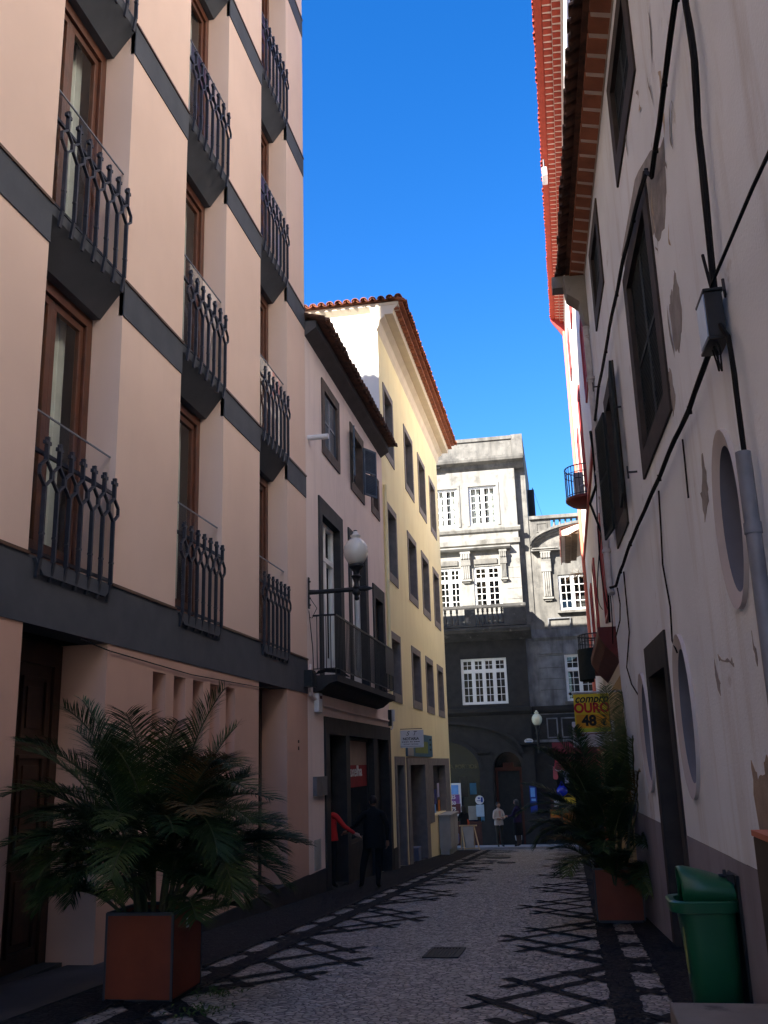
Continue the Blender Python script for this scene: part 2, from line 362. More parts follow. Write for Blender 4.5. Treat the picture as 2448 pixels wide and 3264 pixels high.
# ------------------------------------------------------------------ camera, sky, sun
F_PX, HPX = 3030.0, 3264.0
def make_camera():
    cam = bpy.data.cameras.new('camera'); o = bpy.data.objects.new('camera', cam); COL.objects.link(o)
    cam.sensor_fit = 'VERTICAL'; cam.sensor_height = 24; cam.lens = F_PX / HPX * 24; cam.clip_start = .05; cam.clip_end = 2000
    m = CAMM; o.matrix_world = m; scene.camera = o
CAMM = Matrix(((0.982376, 0.075547, 0.170967, 0), (0.184570, -0.247663, -0.951103, 0), (-0.029511, 0.965896, -0.257242, 0), (0, 0, 0, 1)))
make_camera()
SUN_EL, SUN_AZ = 34.8, 39.5                      # light travels towards +X +Y, down
w = bpy.data.worlds.new('World'); scene.world = w; w.use_nodes = True
nt = w.node_tree; bg = nt.nodes['Background']
sky = nt.nodes.new('ShaderNodeTexSky'); sky.sky_type = 'NISHITA'; sky.sun_disc = False
sky.sun_elevation = R_(SUN_EL); sky.sun_rotation = R_(180 + SUN_AZ)
sky.air_density = 1.0; sky.dust_density = .3; sky.ozone_density = 4.0; sky.altitude = 0
hs = nt.nodes.new('ShaderNodeHueSaturation'); hs.inputs['Saturation'].default_value = 1.33; hs.inputs['Hue'].default_value = .510
nt.links.new(sky.outputs[0], hs.inputs['Color']); nt.links.new(hs.outputs[0], bg.inputs['Color']); bg.inputs['Strength'].default_value = .072
ld = bpy.data.lights.new('sun', 'SUN'); ld.energy = 5.0; ld.angle = R_(.55); ld.color = (1, .94, .86)
lo = bpy.data.objects.new('sun', ld); COL.objects.link(lo)
d = Vector((math.sin(R_(SUN_AZ)) * math.cos(R_(SUN_EL)), math.cos(R_(SUN_AZ)) * math.cos(R_(SUN_EL)), -math.sin(R_(SUN_EL))))
lo.rotation_euler = d.to_track_quat('-Z', 'Y').to_euler()
scene.view_settings.view_transform = 'Standard'; scene.view_settings.look = 'None'; scene.view_settings.exposure = 2.2; scene.view_settings.gamma = 1
scene.render.engine = 'CYCLES'; scene.cycles.max_bounces = 9; scene.cycles.diffuse_bounces = 6; scene.cycles.transparent_max_bounces = 12

# ------------------------------------------------------------------ ground
def gz(y):
    """street level: it falls away from the camera"""
    if y < -15: return -.59
    if y < 38.8: return -1.34 - .05 * y
    if y < 46.6: return -3.28 - .071 * (y - 38.8)
    return -3.83
mb = MB()
ys = [-150, -60, -15, 0, 10, 20, 30, 38.8, 46.6, 80, 200]
for a, b in zip(ys, ys[1:]): mb.quad((-150, a, gz(a)), (150, a, gz(a)), (150, b, gz(b)), (-150, b, gz(b)))
tag(mb.build('street', M['street']), kind='structure')
# black mosaic lattice laid flush into the pale stones: three sheets a few millimetres apart
def band(x0, x1, y0, y1, h, mb, step=.09, jit=.012):
    n = int((y1 - y0) / step); pts = []
    L = [(x0 + random.uniform(-jit, jit), y0 + (y1 - y0) * i / n) for i in range(n + 1)]
    Rr = [(x1 + random.uniform(-jit, jit), y0 + (y1 - y0) * i / n) for i in range(n + 1)]
    for i in range(n):
        mb.quad((L[i][0], L[i][1], gz(L[i][1]) + h), (Rr[i][0], Rr[i][1], gz(Rr[i][1]) + h), (Rr[i+1][0], Rr[i+1][1], gz(Rr[i+1][1]) + h), (L[i+1][0], L[i+1][1], gz(L[i+1][1]) + h))
mb = MB(); band(-3.34, -3.12, -12, 38.8, .012, mb); band(.17, .385, -12, 38.8, .012, mb)
tag(mb.build('black_mosaic_bands', M['darkst']), kind='structure')
def arm(mb, tip, slope, to_x, h, wd=.115):
    x0, y0 = tip; x1 = to_x; y1 = y0 + slope * (x1 - x0); L = math.hypot(x1 - x0, y1 - y0); n = max(3, int(L / .1))
    ux, uy = (x1 - x0) / L, (y1 - y0) / L; px, py = -uy, ux; A = []
    for i in range(n + 1):
        t = L * i / n; jw = wd / 2 + random.uniform(-.011, .011); c = (x0 + ux * t, y0 + uy * t)
        A.append(((c[0] + px * jw, c[1] + py * jw), (c[0] - px * jw, c[1] - py * jw)))
    for (a, b), (c, e) in zip(A, A[1:]): mb.quad(*[(p[0], p[1], gz(p[1]) + h) for p in (a, b, e, c)])
for sgn, h, nm in ((1, .004, 'black_mosaic_rays'), (-1, .008, 'black_mosaic_counter_rays')):
    mb = MB()
    TIPS = ((1.05, -.27 * sgn), (.83, -1.07 * sgn), (.83, .62 * sgn), (.36, -1.45 * sgn), (.27, 1.25 * sgn))
    for k in range(-2, 9):
        yc = 7.78 + 3.77 * k
        for dx, dy in TIPS: arm(mb, (.17 - dx, yc + dy), 1.4 * sgn, .59, h)
        yc = 9.75 + 3.9 * k
        if yc < 38:
            for dx, dy in TIPS: arm(mb, (-3.12 + dx, yc + dy), -1.4 * sgn, -3.54, h)
    tag(mb.build(nm, M['darkst']), kind='structure')
mb = MB(); 
for x0, x1 in ((-4.75, -3.53), (.6, 1.6)): band(x0, x1, -12, 38.8, .016, mb)
tag(mb.build('black_mosaic_margins', M['darkst']), kind='structure')
mb = MB(); mb.prism([(40.1, gz(40.1) + .085), (46.6, gz(46.6) + .11), (46.6, -4.2), (40.1, -4.2)], 0, -30, 30)
tag(mb.build('far_sidewalk', M['pave_far']), kind='structure')
mb = MB(); mb.prism([(4, gz(4) + .03), (10.2, gz(10.2) + .03), (10.2, -2.1), (4, -2.1)], 0, -4.9, -4.02)
tag(mb.build('door_sidewalk', M['walk']), kind='structure')
# ------------------------------------------------------------------ left: pink apartment building
XL = -4.63
def FL(s, z, n): return (XL + n, s, z)
A = thing('apartment_building', (XL, 8, -1.8), 'tall salmon pink apartment building with grey floor bands, iron window railings and brown wooden windows', 'building')
BAYS = [.90, 4.26, 7.62, 10.97, 14.32]; BW = 1.62; SILL = [1.93 + 3.56 * k for k in range(6)]; ATOP = 22.6
holes = [(b, b + BW, SILL[0], 22.2, .42) for b in BAYS]
GD = (7.62, 9.24, -2.6, 1.31, .52); GR = (14.33, 15.87, -1.82, 1.31, .45)
mb = MB(FL); fwall(mb, -16, 17.22, 1.31, ATOP, holes)
mb.quad((-16, ATOP, 0), (17.22, ATOP, 0), (17.22, ATOP, -6.7), (-16, ATOP, -6.7)); mb.quad((17.22, -3, -.0), (17.22, ATOP, -.0), (17.22, ATOP, -6.7), (17.22, -3, -6.7))
mb.quad((-16, -1, 0), (-16, ATOP, 0), (-16, ATOP, -6.7), (-16, -1, -6.7)); mb.quad((-16, -3, -6.7), (17.22, -3, -6.7), (17.22, ATOP, -6.7), (-16, ATOP, -6.7))
mb.build('wall', M['pink'], A)
niches = [(10.39 + .615 * i, 10.39 + .615 * i + .37, -.15, 1.125, .22) for i in range(5)]
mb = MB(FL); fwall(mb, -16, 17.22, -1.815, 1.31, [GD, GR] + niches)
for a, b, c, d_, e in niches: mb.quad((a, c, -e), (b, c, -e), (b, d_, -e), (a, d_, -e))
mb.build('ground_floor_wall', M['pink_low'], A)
mb = MB(FL); mb.box(9.24, 17.215, -3, -1.82, -.1, .02); mb.box(-16, 7.62, -3, -1.86, -.1, .02); mb.build('plinth', M['plinth'], A)
mb = MB(FL); mb.box(-16, 17.21, 1.31, 1.925, -.3, .014)
for b in BAYS: mb.prism([(b + .05, 1.90), (b + BW - .05, 1.90), (b + BW - .2, 1.77), (b + .2, 1.77)], 2, .014, .05)
mb.build('floor_band', M['band'], A)
E_ = [-16] + [x for b in BAYS for x in (b, b + BW)] + [17.21]
for k, z in enumerate(SILL):
    for i in range(0, len(E_), 2):
        mb = MB(FL)
        if k: mb.box(E_[i], E_[i+1], z - .43, z - .008, -.05, .014)
        mb.cur = 1; mb.box(E_[i], E_[i+1], z - .008, z + .022, -.03, .03)
        mb.build('panel_band' if k else 'flashing', [M['band'], M['flash']], A)
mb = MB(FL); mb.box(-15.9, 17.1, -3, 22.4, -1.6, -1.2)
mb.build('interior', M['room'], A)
mb = MB(FL); mb.box(-16.3, 17.5, ATOP, ATOP + .3, -6.9, .3); mb.build('cornice', M['band'], A)
# window set of one bay, then copies
b0, z0 = BAYS[2], SILL[0]; b1 = b0 + BW
def sill_wedge():
    mb = MB(FL); mb.prism([(z0 + .0, .012), (z0 - .1, -.0), (z0 - .45, -.27), (z0 - .45, -.419), (z0, -.419)], 0, b0 + .001, b1 - .001); return mb.build('sill', M['band'], A)
def window_set():
    mb = MB(FL); zt = z0 + 3.10
    rframe(mb, b0 + .003, b1 - .003, z0 + .02, zt, .13, .13, .13, .13, -.47, -.36)
    rframe(mb, b0 + .14, (b0 + b1) / 2, z0 + .16, zt - .14, .085, .085, .16, .085, -.45, -.395)
    rframe(mb, (b0 + b1) / 2 + .003, b1 - .14, z0 + .16, zt - .14, .085, .085, .16, .085, -.45, -.395)
    w_ = mb.build('window', M['wood'], A, bevel=.006)
    mb = MB(FL)
    for a, b in ((b0 + .22, (b0 + b1) / 2 - .08), ((b0 + b1) / 2 + .08, b1 - .22)): mb.quad((a, z0 + .3, -.42), (b, z0 + .3, -.42), (b, zt - .22, -.42), (a, zt - .22, -.42))
    mb.build('glass_pane', M['glass'], w_)
    for a, b in ((b0 + .16, b0 + .72), (b1 - .56, b1 - .16)):
        mb = MB(FL); n = 26
        for i in range(n):
            sa, sb = a + (b - a) * i / n, a + (b - a) * (i + 1) / n
            na, nb = -.60 - .035 * math.sin(i * 1.3) - .012 * math.sin(i * 3.1), -.60 - .035 * math.sin((i + 1) * 1.3) - .012 * math.sin((i + 1) * 3.1)
            mb.quad((sa, z0 + .05, na), (sb, z0 + .05, nb), (sb, zt - .05, nb), (sa, zt - .05, na))
        mb.build('curtain', M['curtain'], w_, smooth=True)
    return w_
def railing():
    mb = MB(FL); n = 7; d = BW / n; r = .017
    def pr(p, q, w=.028): mb.bar(p, q, w * 1.22, w * .8)
    for i in range(n):
        s = b0 + d * (i + .5); N = .055
        pr((s, z0 - .02, N), (s, z0 + .66, N), .034); pr((s, z0 - .20, .028), (s, z0 - .02, N), .034)
        mb.box(s - .025, s + .025, z0 + .20, z0 + .22, N - .02, N + .02)
        for sg in (-1, 1):
            e = s + sg * d / 2
            if b0 + .01 < e < b1 + .02 or True:
                pr((s, z0 + .66, N), (e - sg * .012, z0 + .75, N), .026); pr((e - sg * .012, z0 + .75, N), (e - sg * .012, z0 + .83, N), .026); pr((e - sg * .012, z0 + .83, N), (s, z0 + .92, N), .026)
        pr((s, z0 + .92, N), (s, z0 + 1.14, N), .034)
        mb.box(s - .05, s + .05, z0 + 1.065, z0 + 1.10, N - .018, N + .018)
    mb.box(b0 + .002, b1 - .002, z0 + .985, z0 + 1.02, -.03, .0)
    mb.box(b0 + .002, b1 - .002, z0 + .03, z0 + .06, -.03, .0)
    rl = mb.build('railing', M['iron'], A)
    mb = MB(FL); mb.quad((b0 + .003, z0 + .08, -.07), (b1 - .003, z0 + .08, -.07), (b1 - .003, z0 + 1.42, -.07), (b0 + .003, z0 + 1.42, -.07))
    g = mb.build('glass_guard', M['guard'], rl)
    mb = MB(FL); mb.box(b0 + .003, b1 - .003, z0 + 1.42, z0 + 1.435, -.078, -.062); mb.build('guard_edge', M['pipe'], rl)
    return rl
W0, RL0, SW0 = window_set(), railing(), sill_wedge()
for j, b in enumerate(BAYS):
    for k in range(6):
        dl = (0, b - b0, SILL[k] - z0)
        if not (j == 2 and k == 0): copy_tree(W0, dl); copy_tree(RL0, dl)
        if k and not (j == 2 and k == 0): copy_tree(SW0, dl)
SW0.location.z += 0  # lowest sill sits inside the ground band
# street door in its deep recess
mb = MB(FL); a, b = GD[0] + .003, GD[1] - .003
rframe(mb, a, b, -1.83, 1.30, .14, .14, 0, .22, -.60, -.50)
for x0_, x1_ in ((a + .143, (a + b) / 2 - .004), ((a + b) / 2 + .004, b - .143)):
    mb.box(x0_, x1_, -1.83, 1.08, -.58, -.53)
    for zz in ((-1.6, -.85), (-.7, .2), (.35, .95)):
        rframe(mb, x0_ + .1, x1_ - .1, zz[0], zz[1], .035, .035, .035, .035, -.53, -.50)
        mb.box(x0_ + .2, x1_ - .2, zz[0] + .1, zz[1] - .1, -.53, -.512)
dr = mb.build('door', M['wood_dark'], A, bevel=.004)
mb = MB(FL); mb.tube([((a + b) / 2 + .1, -.75, -.49), ((a + b) / 2 + .1, -.45, -.49)], .014); mb.build('handle', M['iron'], dr)
mb = MB(FL); mb.box(GD[0] + .002, GD[1] - .002, -2.2, -1.835, -.6, -.02); mb.box(GD[0] + .05, GD[1] - .05, -1.835, -1.74, -.6, -.3); mb.build('doorstep', M['basalt_d'], A)
mb = MB(FL); mb.box(GR[0] + .003, GR[1] - .003, -1.81, 1.3, -.5, -.44); rframe(mb, GR[0] + .1, GR[1] - .1, -1.7, 1.2, .1, .1, .1, .1, -.44, -.41); mb.build('service_door', M['wood_dark'], A)
mb = MB(FL); mb.box(GR[0] + .002, GR[1] - .002, -3, -1.825, -.5, -.002); mb.build('doorstep', M['plinth'], A)
mb = MB(FL)
for s in (.22, .31): mb.tube([(8.6, 1.28 - .0, .03), (9.24, 1.235, .02), (11.5, 1.18, .02), (14.3, 1.22, .02), (15.0, 1.26, .02)], .007, 5)
mb.build('thin_wire', M['cable'], A)
mb = MB(FL); mb.box(16.55, 16.6, .42, .47, 0, .012); mb.box(16.55, 16.6, .30, .36, 0, .012); mb.build('house_number', M['flash'], A)
mb = MB(FL); mb.box(16.93, 17.2, 1.42, 1.72, .014, .16); mb.box(16.93, 17.2, 1.45, 1.69, .163, .18); mb.build('meter_box', M['blackpaint'], A)
# unseen lower wing, its tiled top set to cast the wavy gable shadow
mb = MB(); mb.box(-26, -11.34, -16, 17.2, -3, 18.3); wg = mb.build('rear_wing', M['pink'], A)
mb = MB(lambda s, z, n: (s, 17.2 + n, z)); eave_tiles(mb, -26, -11.4, 18.4, -.3, .28); mb.build('tile_eave', M['tile'], wg)
# ------------------------------------------------------------------ left: pale house with the balcony
B = thing('town_house', (XL, 20, -2.3), 'small pale pink house with blue shutters, an iron balcony and a dark stone shopfront', 'building')
Y0, Y1 = 17.222, 25.58
BW_ = [(18.55, 20.17, 6.42, 8.13), (21.34, 22.91, 6.41, 8.12), (23.86, 24.97, 6.49, 7.65)]
BD = [(18.16, 20.30, 1.69, 5.38), (20.90, 23.05, 1.69, 5.36), (23.70, 25.28, 1.69, 4.55)]
SH = (18.41, 25.53, -3, .955)
holes = [(a + .1, b - .1, c + .1, d - .1, .27) for a, b, c, d in BW_] + [(a + .1, b - .1, c, d - .1, .39) for a, b, c, d in BD] + [(18.6, 25.3, -3, .8, .9)]
mb = MB(FL); fwall(mb, Y0, Y1, -3, 8.72, holes)
mb.build('wall', M['paleB'], B)
mb = MB(FL); mb.box(Y0, 18.40, -3, -1.83, -.1, .02); mb.build('plinth', M['plinth'], B)
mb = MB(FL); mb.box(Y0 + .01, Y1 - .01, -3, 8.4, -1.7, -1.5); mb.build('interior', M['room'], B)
def shutter_leaf(mb, fr_pts, w, h):
    """louvred leaf in local (x across, z up, t thick) through fr_pts"""
    f = MB(fr_pts); rframe(f, 0, w, 0, h, .05, .05, .05, .05, 0, .035)
    f.box(.05, w - .05, h * .48, h * .48 + .05, 0, .033); n = int(h / .045)
    for i in range(n):
        z = .05 + (h - .1) * i / n
        if abs(z - h * .48) < .045: continue
        f.prism([(z, .004), (z + .012, .004), (z + .040, .030), (z + .028, .030)], 0, .051, w - .051)
    mb.v += f.v; o = len(mb.v) - len(f.v); mb.f += [[o + i for i in q] for q in f.f]; mb.mi += f.mi
for i, (a, b, c, d) in enumerate(BW_):
    mb = MB(FL); rframe(mb, a, b, c, d, .22, .22, .22, .22, -.28, .03); wf = mb.build('window', M['basalt'], B)
    ia, ib, ic, id_ = a + .22, b - .22, c + .22, d - .22; wd = (ib - ia) / 2
    if i == 0:
        for k in range(2):
            mb = MB(); shutter_leaf(mb, lambda x, z, t, k=k: FL(ia + .01 + k * wd + x, ic + .01 + z, -.06 + t), wd - .015, id_ - ic - .02); mb.build('shutter', M['blue_sh'], wf)
    elif i == 1:
        for k in range(2):
            mb = MB(); sy = -.12 if k == 0 else .08
            if k == 0: f = lambda x, z, t: FL(ia - .02 - x * .94 + t * .2, ic + .01 + z, .04 + x * .22 + t)
            else: f = lambda x, z, t: FL(ib + .02 + x * .86 - t * .3, ic + .01 + z, .04 + x * .42 + t)
            shutter_leaf(mb, f, wd - .015, id_ - ic - .02); mb.build('shutter', M['blue_sh'], wf)
        mb = MB(FL); rframe(mb, ia, ib, ic, id_, .07, .07, .07, .07, -.26, -.20); mb.box((ia + ib) / 2 - .04, (ia + ib) / 2 + .04, ic + .07, id_ - .07, -.26, -.2); mb.build('sash', M['white_wood'], wf)
        mb = MB(FL); mb.box(ia, ib, ic, id_, -.30, -.27); mb.build('curtain', M['curtain'], wf)
    else:
        mb = MB(FL); rframe(mb, ia, ib, ic, id_, .05, .05, .05, .05, -.27, -.22); mb.build('sash', M['wood_dark'], wf)
        mb = MB(FL); mb.box(ia + .05, ib - .05, ic + .05, id_ - .05, -.26, -.245); mb.build('glass_pane', M['pane'], wf)
for i, (a, b, c, d) in enumerate(BD):
    mb = MB(FL); mb.box(a, b, d - .34, d, -.36, .032); mb.box(a, a + .26, c, d - .34, -.36, .032); mb.box(b - .30, b, c, d - .34, -.36, .032); wf = mb.build('balcony_door', M['basalt_d'], B)
    a, b, d = a + .26, b - .30, d - .34; m = (a + b) / 2
    mb = MB(FL); rframe(mb, a + .002, b - .002, c + .01, d - .002, .07, .07, .07, .07, -.24, -.13); mb.box(a + .07, b - .07, d - .85, d - .74, -.23, -.115)
    mb.box(m - .07, m + .07, c + .08, d - .85, -.22, -.125); mb.box(m - .045, m + .045, d - .74, d - .07, -.22, -.125)
    for e0, e1 in ((a + .07, m - .07), (m + .07, b - .07)):
        mb.box(e0, e0 + .08, c + .08, d - .85, -.21, -.135); mb.box(e1 - .08, e1, c + .08, d - .85, -.21, -.135); mb.box(e0 + .08, e1 - .08, c + .08, c + .5, -.20, -.145)
    mb.build('sash', M['white_wood'] if i < 2 else M['wood_dark'], wf)
    mb = MB(FL); mb.quad((a + .02, c + .02, -.18), (b - .02, c + .02, -.18), (b - .02, d - .02, -.18), (a + .02, d - .02, -.18)); mb.build('glass_pane', M['glass'], wf)
    if i < 2:
        mb = MB(FL)
        for k in range(20):
            s0_, s1_ = a + .1 + (b - a - .2) * k / 20, a + .1 + (b - a - .2) * (k + 1) / 20
            mb.quad((s0_, c + .02, -.30 - .02 * math.sin(k * 1.4)), (s1_, c + .02, -.30 - .02 * math.sin((k + 1) * 1.4)), (s1_, d, -.30 - .02 * math.sin((k + 1) * 1.4)), (s0_, d, -.30 - .02 * math.sin(k * 1.4)))
        mb.build('curtain', M['curtain'], wf)
# balcony: tapering stone slab, thin iron bars
mb = MB(FL); mb.prism([(1.36, .0), (1.40, .16), (1.52, .32), (1.56, .47), (1.68, .47), (1.68, .0)], 0, 17.62, 23.95)
bl = mb.build('balcony', M['basalt_d'], B)
mb = MB(FL); n_ = .44; zr = 2.80
mb.box(17.64, 17.67, zr, zr + .035, 0, n_ + .02); mb.box(17.64, 23.92, zr, zr + .035, n_ - .02, n_ + .02); mb.box(23.89, 23.92, zr, zr + .035, 0, n_ - .02)
mb.box(17.64, 23.92, 1.79, 1.81, n_ - .012, n_ + .012); mb.box(17.64, 17.66, 1.79, 1.81, 0, n_ - .012); mb.box(23.9, 23.92, 1.79, 1.81, 0, n_ - .012)
for i in range(53):
    y = 17.655 + 6.25 * i / 52; mb.box(y - .008, y + .008, 1.69 if i % 13 == 0 else 1.81, zr, n_ - .008, n_ + .008)
for y in (17.655, 23.905):
    for n in (.08, .17, .26, .35): mb.box(y - .007, y + .007, 1.81, zr, n - .007, n + .007)
rl = mb.build('balcony_railing', M['blackpaint'], bl)
mb = MB(FL); mb.box(22.75, 24.0 - .15, 2.15, 2.78, n_ + .012, n_ + .03); mb.build('dark_panel', M['blackpaint'], bl)
mb = MB(FL)
for i in range(4): mb.tube([(17.70 + .05 * i, 1.72 + .02 * i, .05), (17.63, 1.74 + .015 * i, .25), (17.75, 1.72 + .02 * i, .49), (18.3 + .1 * i, 1.71, .485)], .012, 5)
mb.build('cable_coil', M['cable'], bl)
mb = MB(FL); mb.tube([(17.3, 1.30, .03), (18.2, 1.16, .03), (21, 1.12, .03), (25.3, 1.13, .03)], .03, 6); mb.tube([(17.3, 1.34, .03), (17.24, 1.60, .04), (17.35, 1.85, .03)], .02, 6); mb.build('cable_duct', M['paleB'], B)
mb = MB(FL); mb.tube([(17.26, 2.86, .03), (17.55, 2.2, .02), (17.62, 1.7, .02)], .008, 5); mb.build('thin_wire', M['cable'], B)
mb = MB(FL); mb.tube([(17.42, 6.36, 0), (17.42, 6.36, .42)], .055, 12); mb.build('roof_spout', M['white_pl'], B)
# eaves: dark soffit board and tiles
mb = MB(FL); mb.prism([(8.50, 0), (8.66, .24), (8.82, .24), (8.86, .0)], 0, 17.23, 25.50); mb.build('eave_board', M['fascia'], B)
mb = MB(FL); mb.prism([(8.83, -.1), (8.80, .40), (8.815, .40), (8.86, -.1)], 0, 17.23, 25.50); eave_tiles(mb, 17.23, 25.55, 8.80, .02, .50, .12, .24, .10); mb.build('eave_tiles', M['tile_old'], B)
mb = MB(FL); mb.quad((17.23, 8.95, .1), (25.5, 8.95, .1), (25.5, 10.6, -4.2), (17.23, 10.6, -4.2)); mb.quad((17.23, 10.6, -4.2), (25.5, 10.6, -4.2), (25.5, 8.7, -9), (17.23, 8.7, -9)); mb.build('roof', M['tile_old'], B)
# shopfront: dark stone surround, door recess on the near side, display window
mb = MB(FL); mb.box(18.41, 25.53, .63, .955, -.3, .035); mb.box(18.41, 18.76, -3, .63, -.3, .035); mb.box(25.2, 25.53, -3, .63, -.3, .035); mb.box(20.25, 20.62, -3, .63, -.3, .02); mb.box(23.25, 23.75, -3, .63, -.3, .02)
sf = mb.build('shopfront', M['basalt_d'], B)
mb = MB(FL); rframe(mb, 20.62, 23.25, -1.62, .62, .07, .07, .07, .07, -.2, -.12); mb.box(20.62, 23.25, -3, -1.62, -.2, -.08); mb.box(23.76, 25.19, -3, .62, -.25, -.2); mb.build('display_window', M['basalt_d'], sf)
mb = MB(FL); mb.quad((20.69, -1.55, -.16), (23.18, -1.55, -.16), (23.18, .55, -.16), (20.69, .55, -.16)); mb.build('glass_pane', M['pane_sky'], sf)
mb = MB(FL); mb.quad((20.68, .02, -.152), (23.19, .02, -.152), (23.19, .55, -.152), (20.68, .55, -.152)); mb.build('blind', surf('beige_blind', (.30, .22, .18), None, 3, .8, 0), sf)
mb = MB(FL); mb.quad((20.68, -.46, -.151), (23.19, -.46, -.151), (23.19, .018, -.151), (20.68, .018, -.151)); mb.build('reflected_awning', M['awning'], sf)  # reflection of a red awning opposite, painted as a strip on the pane
mb = MB(FL); mb.box(18.77, 20.24, -3, .62, -.95, -.9); mb.box(18.77, 20.24, -3, -2.28, -.9, .0); mb.build('door_recess', M['blackpaint'], sf)
text('axelha', .42, lambda x, y, o: FL(21.94 + x * 1.25, -.12 + y * .8, -.148 + o), M['paper'], sf, 'reflected_lettering', offset=.006)  # letters of a reflected sign, laid on the pane
mb = MB(FL); mb.box(17.55, 17.94, -.515, -.17, .001, .07); mb.box(17.97, 18.36, -.515, -.17, .001, .07); mb.build('letter_boxes', surf('grey_metal_box', (.17, .155, .16), (.13, .12, .12), 4, .5, .1), B)
mb = MB(FL); rframe(mb, 17.60, 18.05, -1.80, -1.28, .04, .04, .04, .04, 0, .012); mb.box(17.64, 18.01, -1.76, -1.32, 0, .006); mb.build('meter_hatch', M['greybox'], B)
al = MB(FL); al.box(17.66, 17.96, 1.0, 1.36, .001, .10); al = al.build('alarm_box', M['white_pl'], None, (XL, 17.81, 1.0), bevel=.02)
tag(al, 'white alarm box on the pale pink wall below the iron balcony', 'alarm box')
mb = MB(FL); mb.box(17.74, 17.90, 1.25, 1.31, .1, .106); o = mb.build('lamp_strip', M['darkred'], al)
mb = MB(FL); mb.box(25.42, 25.52, 1.0, 1.42, .001, .09); o = mb.build('intercom_box', M['blackpaint'], None, (XL, 25.47, 1.0)); tag(o, 'small black box on the corner between pink and yellow houses', 'box')
mb = MB(FL); mb.box(25.72, 25.95, 1.14, 1.44, .001, .1); mb.tube([(25.6, .92, .04), (25.75, .95, .05), (25.83, 1.14, .05)], .02, 6); o = mb.build('junction_box', M['white_pl'], None, (XL, 25.84, 1.14)); tag(o, 'white cable box on the yellow wall beside the pink house', 'box')

# ------------------------------------------------------------------ left: yellow building
Cb = thing('yellow_building', (XL, 32, -3), 'tall pale yellow building with grey stone windows, cream cornice and red tiled eave', 'building')
cols = [(26.12, 27.75), (29.85, 31.75), (32.95, 34.82), (36.0, 37.75)]
rows = [(8.82, 11.10), (5.10, 7.40), (1.70, 3.64)]
CW = [(a, b, c, d) for c, d in rows for a, b in cols]
G1, G2, G3 = (26.19, 27.73, -2.6, .22), (28.15, 32.33, -3, .22), (32.39, 38.22, -3, .18)
holes = [(a + .08, b - .08, c + .1, d - .08, .49) for a, b, c, d in CW] + [(26.3, 27.65, -2.7, .1, .27), (28.5, 31.9, -3.4, .1, .29), (33.3, 37.2, -1.705, .1, .23)]
mb = MB(FL); fwall(mb, 25.58, 38.8, -3.6, 12.72, holes); mb.quad((38.8, -4, 0), (38.8, 12.7, 0), (38.8, 12.7, -10), (38.8, -4, -10)); mb.build('wall', M['yellow'], Cb)
mb = MB(); mb.quad((XL, 25.575, -3), (XL, 25.575, 13.1), (-15, 25.575, 13.1), (-15, 25.575, -3)); mb.build('gable_wall', M['gable'], Cb)
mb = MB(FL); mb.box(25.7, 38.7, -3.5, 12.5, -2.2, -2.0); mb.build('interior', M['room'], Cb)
for a, b, c, d in CW:
    mb = MB(FL); rframe(mb, a, b, c, d, .16, .16, .24, .20, -.5, .025); wf = mb.build('window', M['cstone'], Cb)
    a, b, c, d = a + .16, b - .16, c + .24, d - .20; m = (a + b) / 2
    mb = MB(FL); rframe(mb, a, b, c, d, .06, .06, .06, .06, -.56, -.49); mb.box(m - .04, m + .04, c + .06, d - .06, -.555, -.495); mb.box(a + .06, m - .04, d - .62, d - .56, -.555, -.5); mb.box(m + .04, b - .06, d - .62, d - .56, -.555, -.5); mb.build('sash', M['basalt'], wf)
    mb = MB(FL); mb.quad((a, c, -.53), (b, c, -.53), (b, d, -.53), (a, d, -.53)); mb.build("glass_pane", M["pane_sky"], wf)
# cornice: cream mouldings, brick-tile rows, roof tiles; turned round the near corner
def cyl_row(mb, s0, s1, n0, n1, z, h=.05, step=.30, gap=.055):
    n = int((s1 - s0) / step)
    for i in range(n): a = s0 + (s1 - s0) * i / n; mb.box(a + gap / 2, a + (s1 - s0) / n - gap / 2, z - .012, z + h, n0, n1)
mb = MB(FL); mb.prism([(12.50, 0), (12.62, .06), (12.80, .10), (12.90, .24), (12.96, .24), (12.96, .50), (13.10, .52), (13.25, .66), (13.25, -.2), (12.5, -.02)], 0, 25.45, 39.0)
mb.build('cornice', M['cream'], Cb)
mb = MB(FL); cyl_row(mb, 25.45, 39.0, .53, .69, 13.13); mb.build('cornice_brick_row', M['tile'], Cb)
mb = MB(FL); mb.box(25.45, 39.0, 13.26, 13.33, -.1, .80); eave_tiles(mb, 25.40, 39.1, 13.30, .4, .92, .14); mb.build('eave_tiles', M['tile'], Cb)
fg = lambda s, z, n: (s, 25.575 - n, z)
mb = MB(fg); mb.prism([(13.10, 0), (13.26, .14), (13.34, .14), (13.34, -.1)], 0, -15, -3.95); mb.build('gable_cornice', M['cream'], Cb)
mb = MB(fg); eave_tiles(mb, -15, -3.80, 13.40, -.3, .30, .14, .26, .11); mb.build('gable_tiles', M['tile'], Cb)
mb = MB(); e0, e1 = (-3.75, 25.35, 13.36), (-3.75, 39.1, 13.36); r0, r1 = (-9.5, 30, 15.0), (-9.5, 34.5, 15.0)
mb.quad(e0, e1, r1, r0); mb.quad(e0, r0, (-15, 25.35, 13.36)); mb.quad(e1, (-15, 39.1, 13.36), r1); mb.quad(r0, r1, (-15, 39.1, 13.36), (-15, 25.35, 13.36)); mb.build('roof', M['tile'], Cb)
mb = MB(FL); mb.tube([(25.70, 7.75, .06), (25.70, 1.75, .06)], .05, 10); mb.build('drainpipe', M['yellow'], Cb, smooth=True)
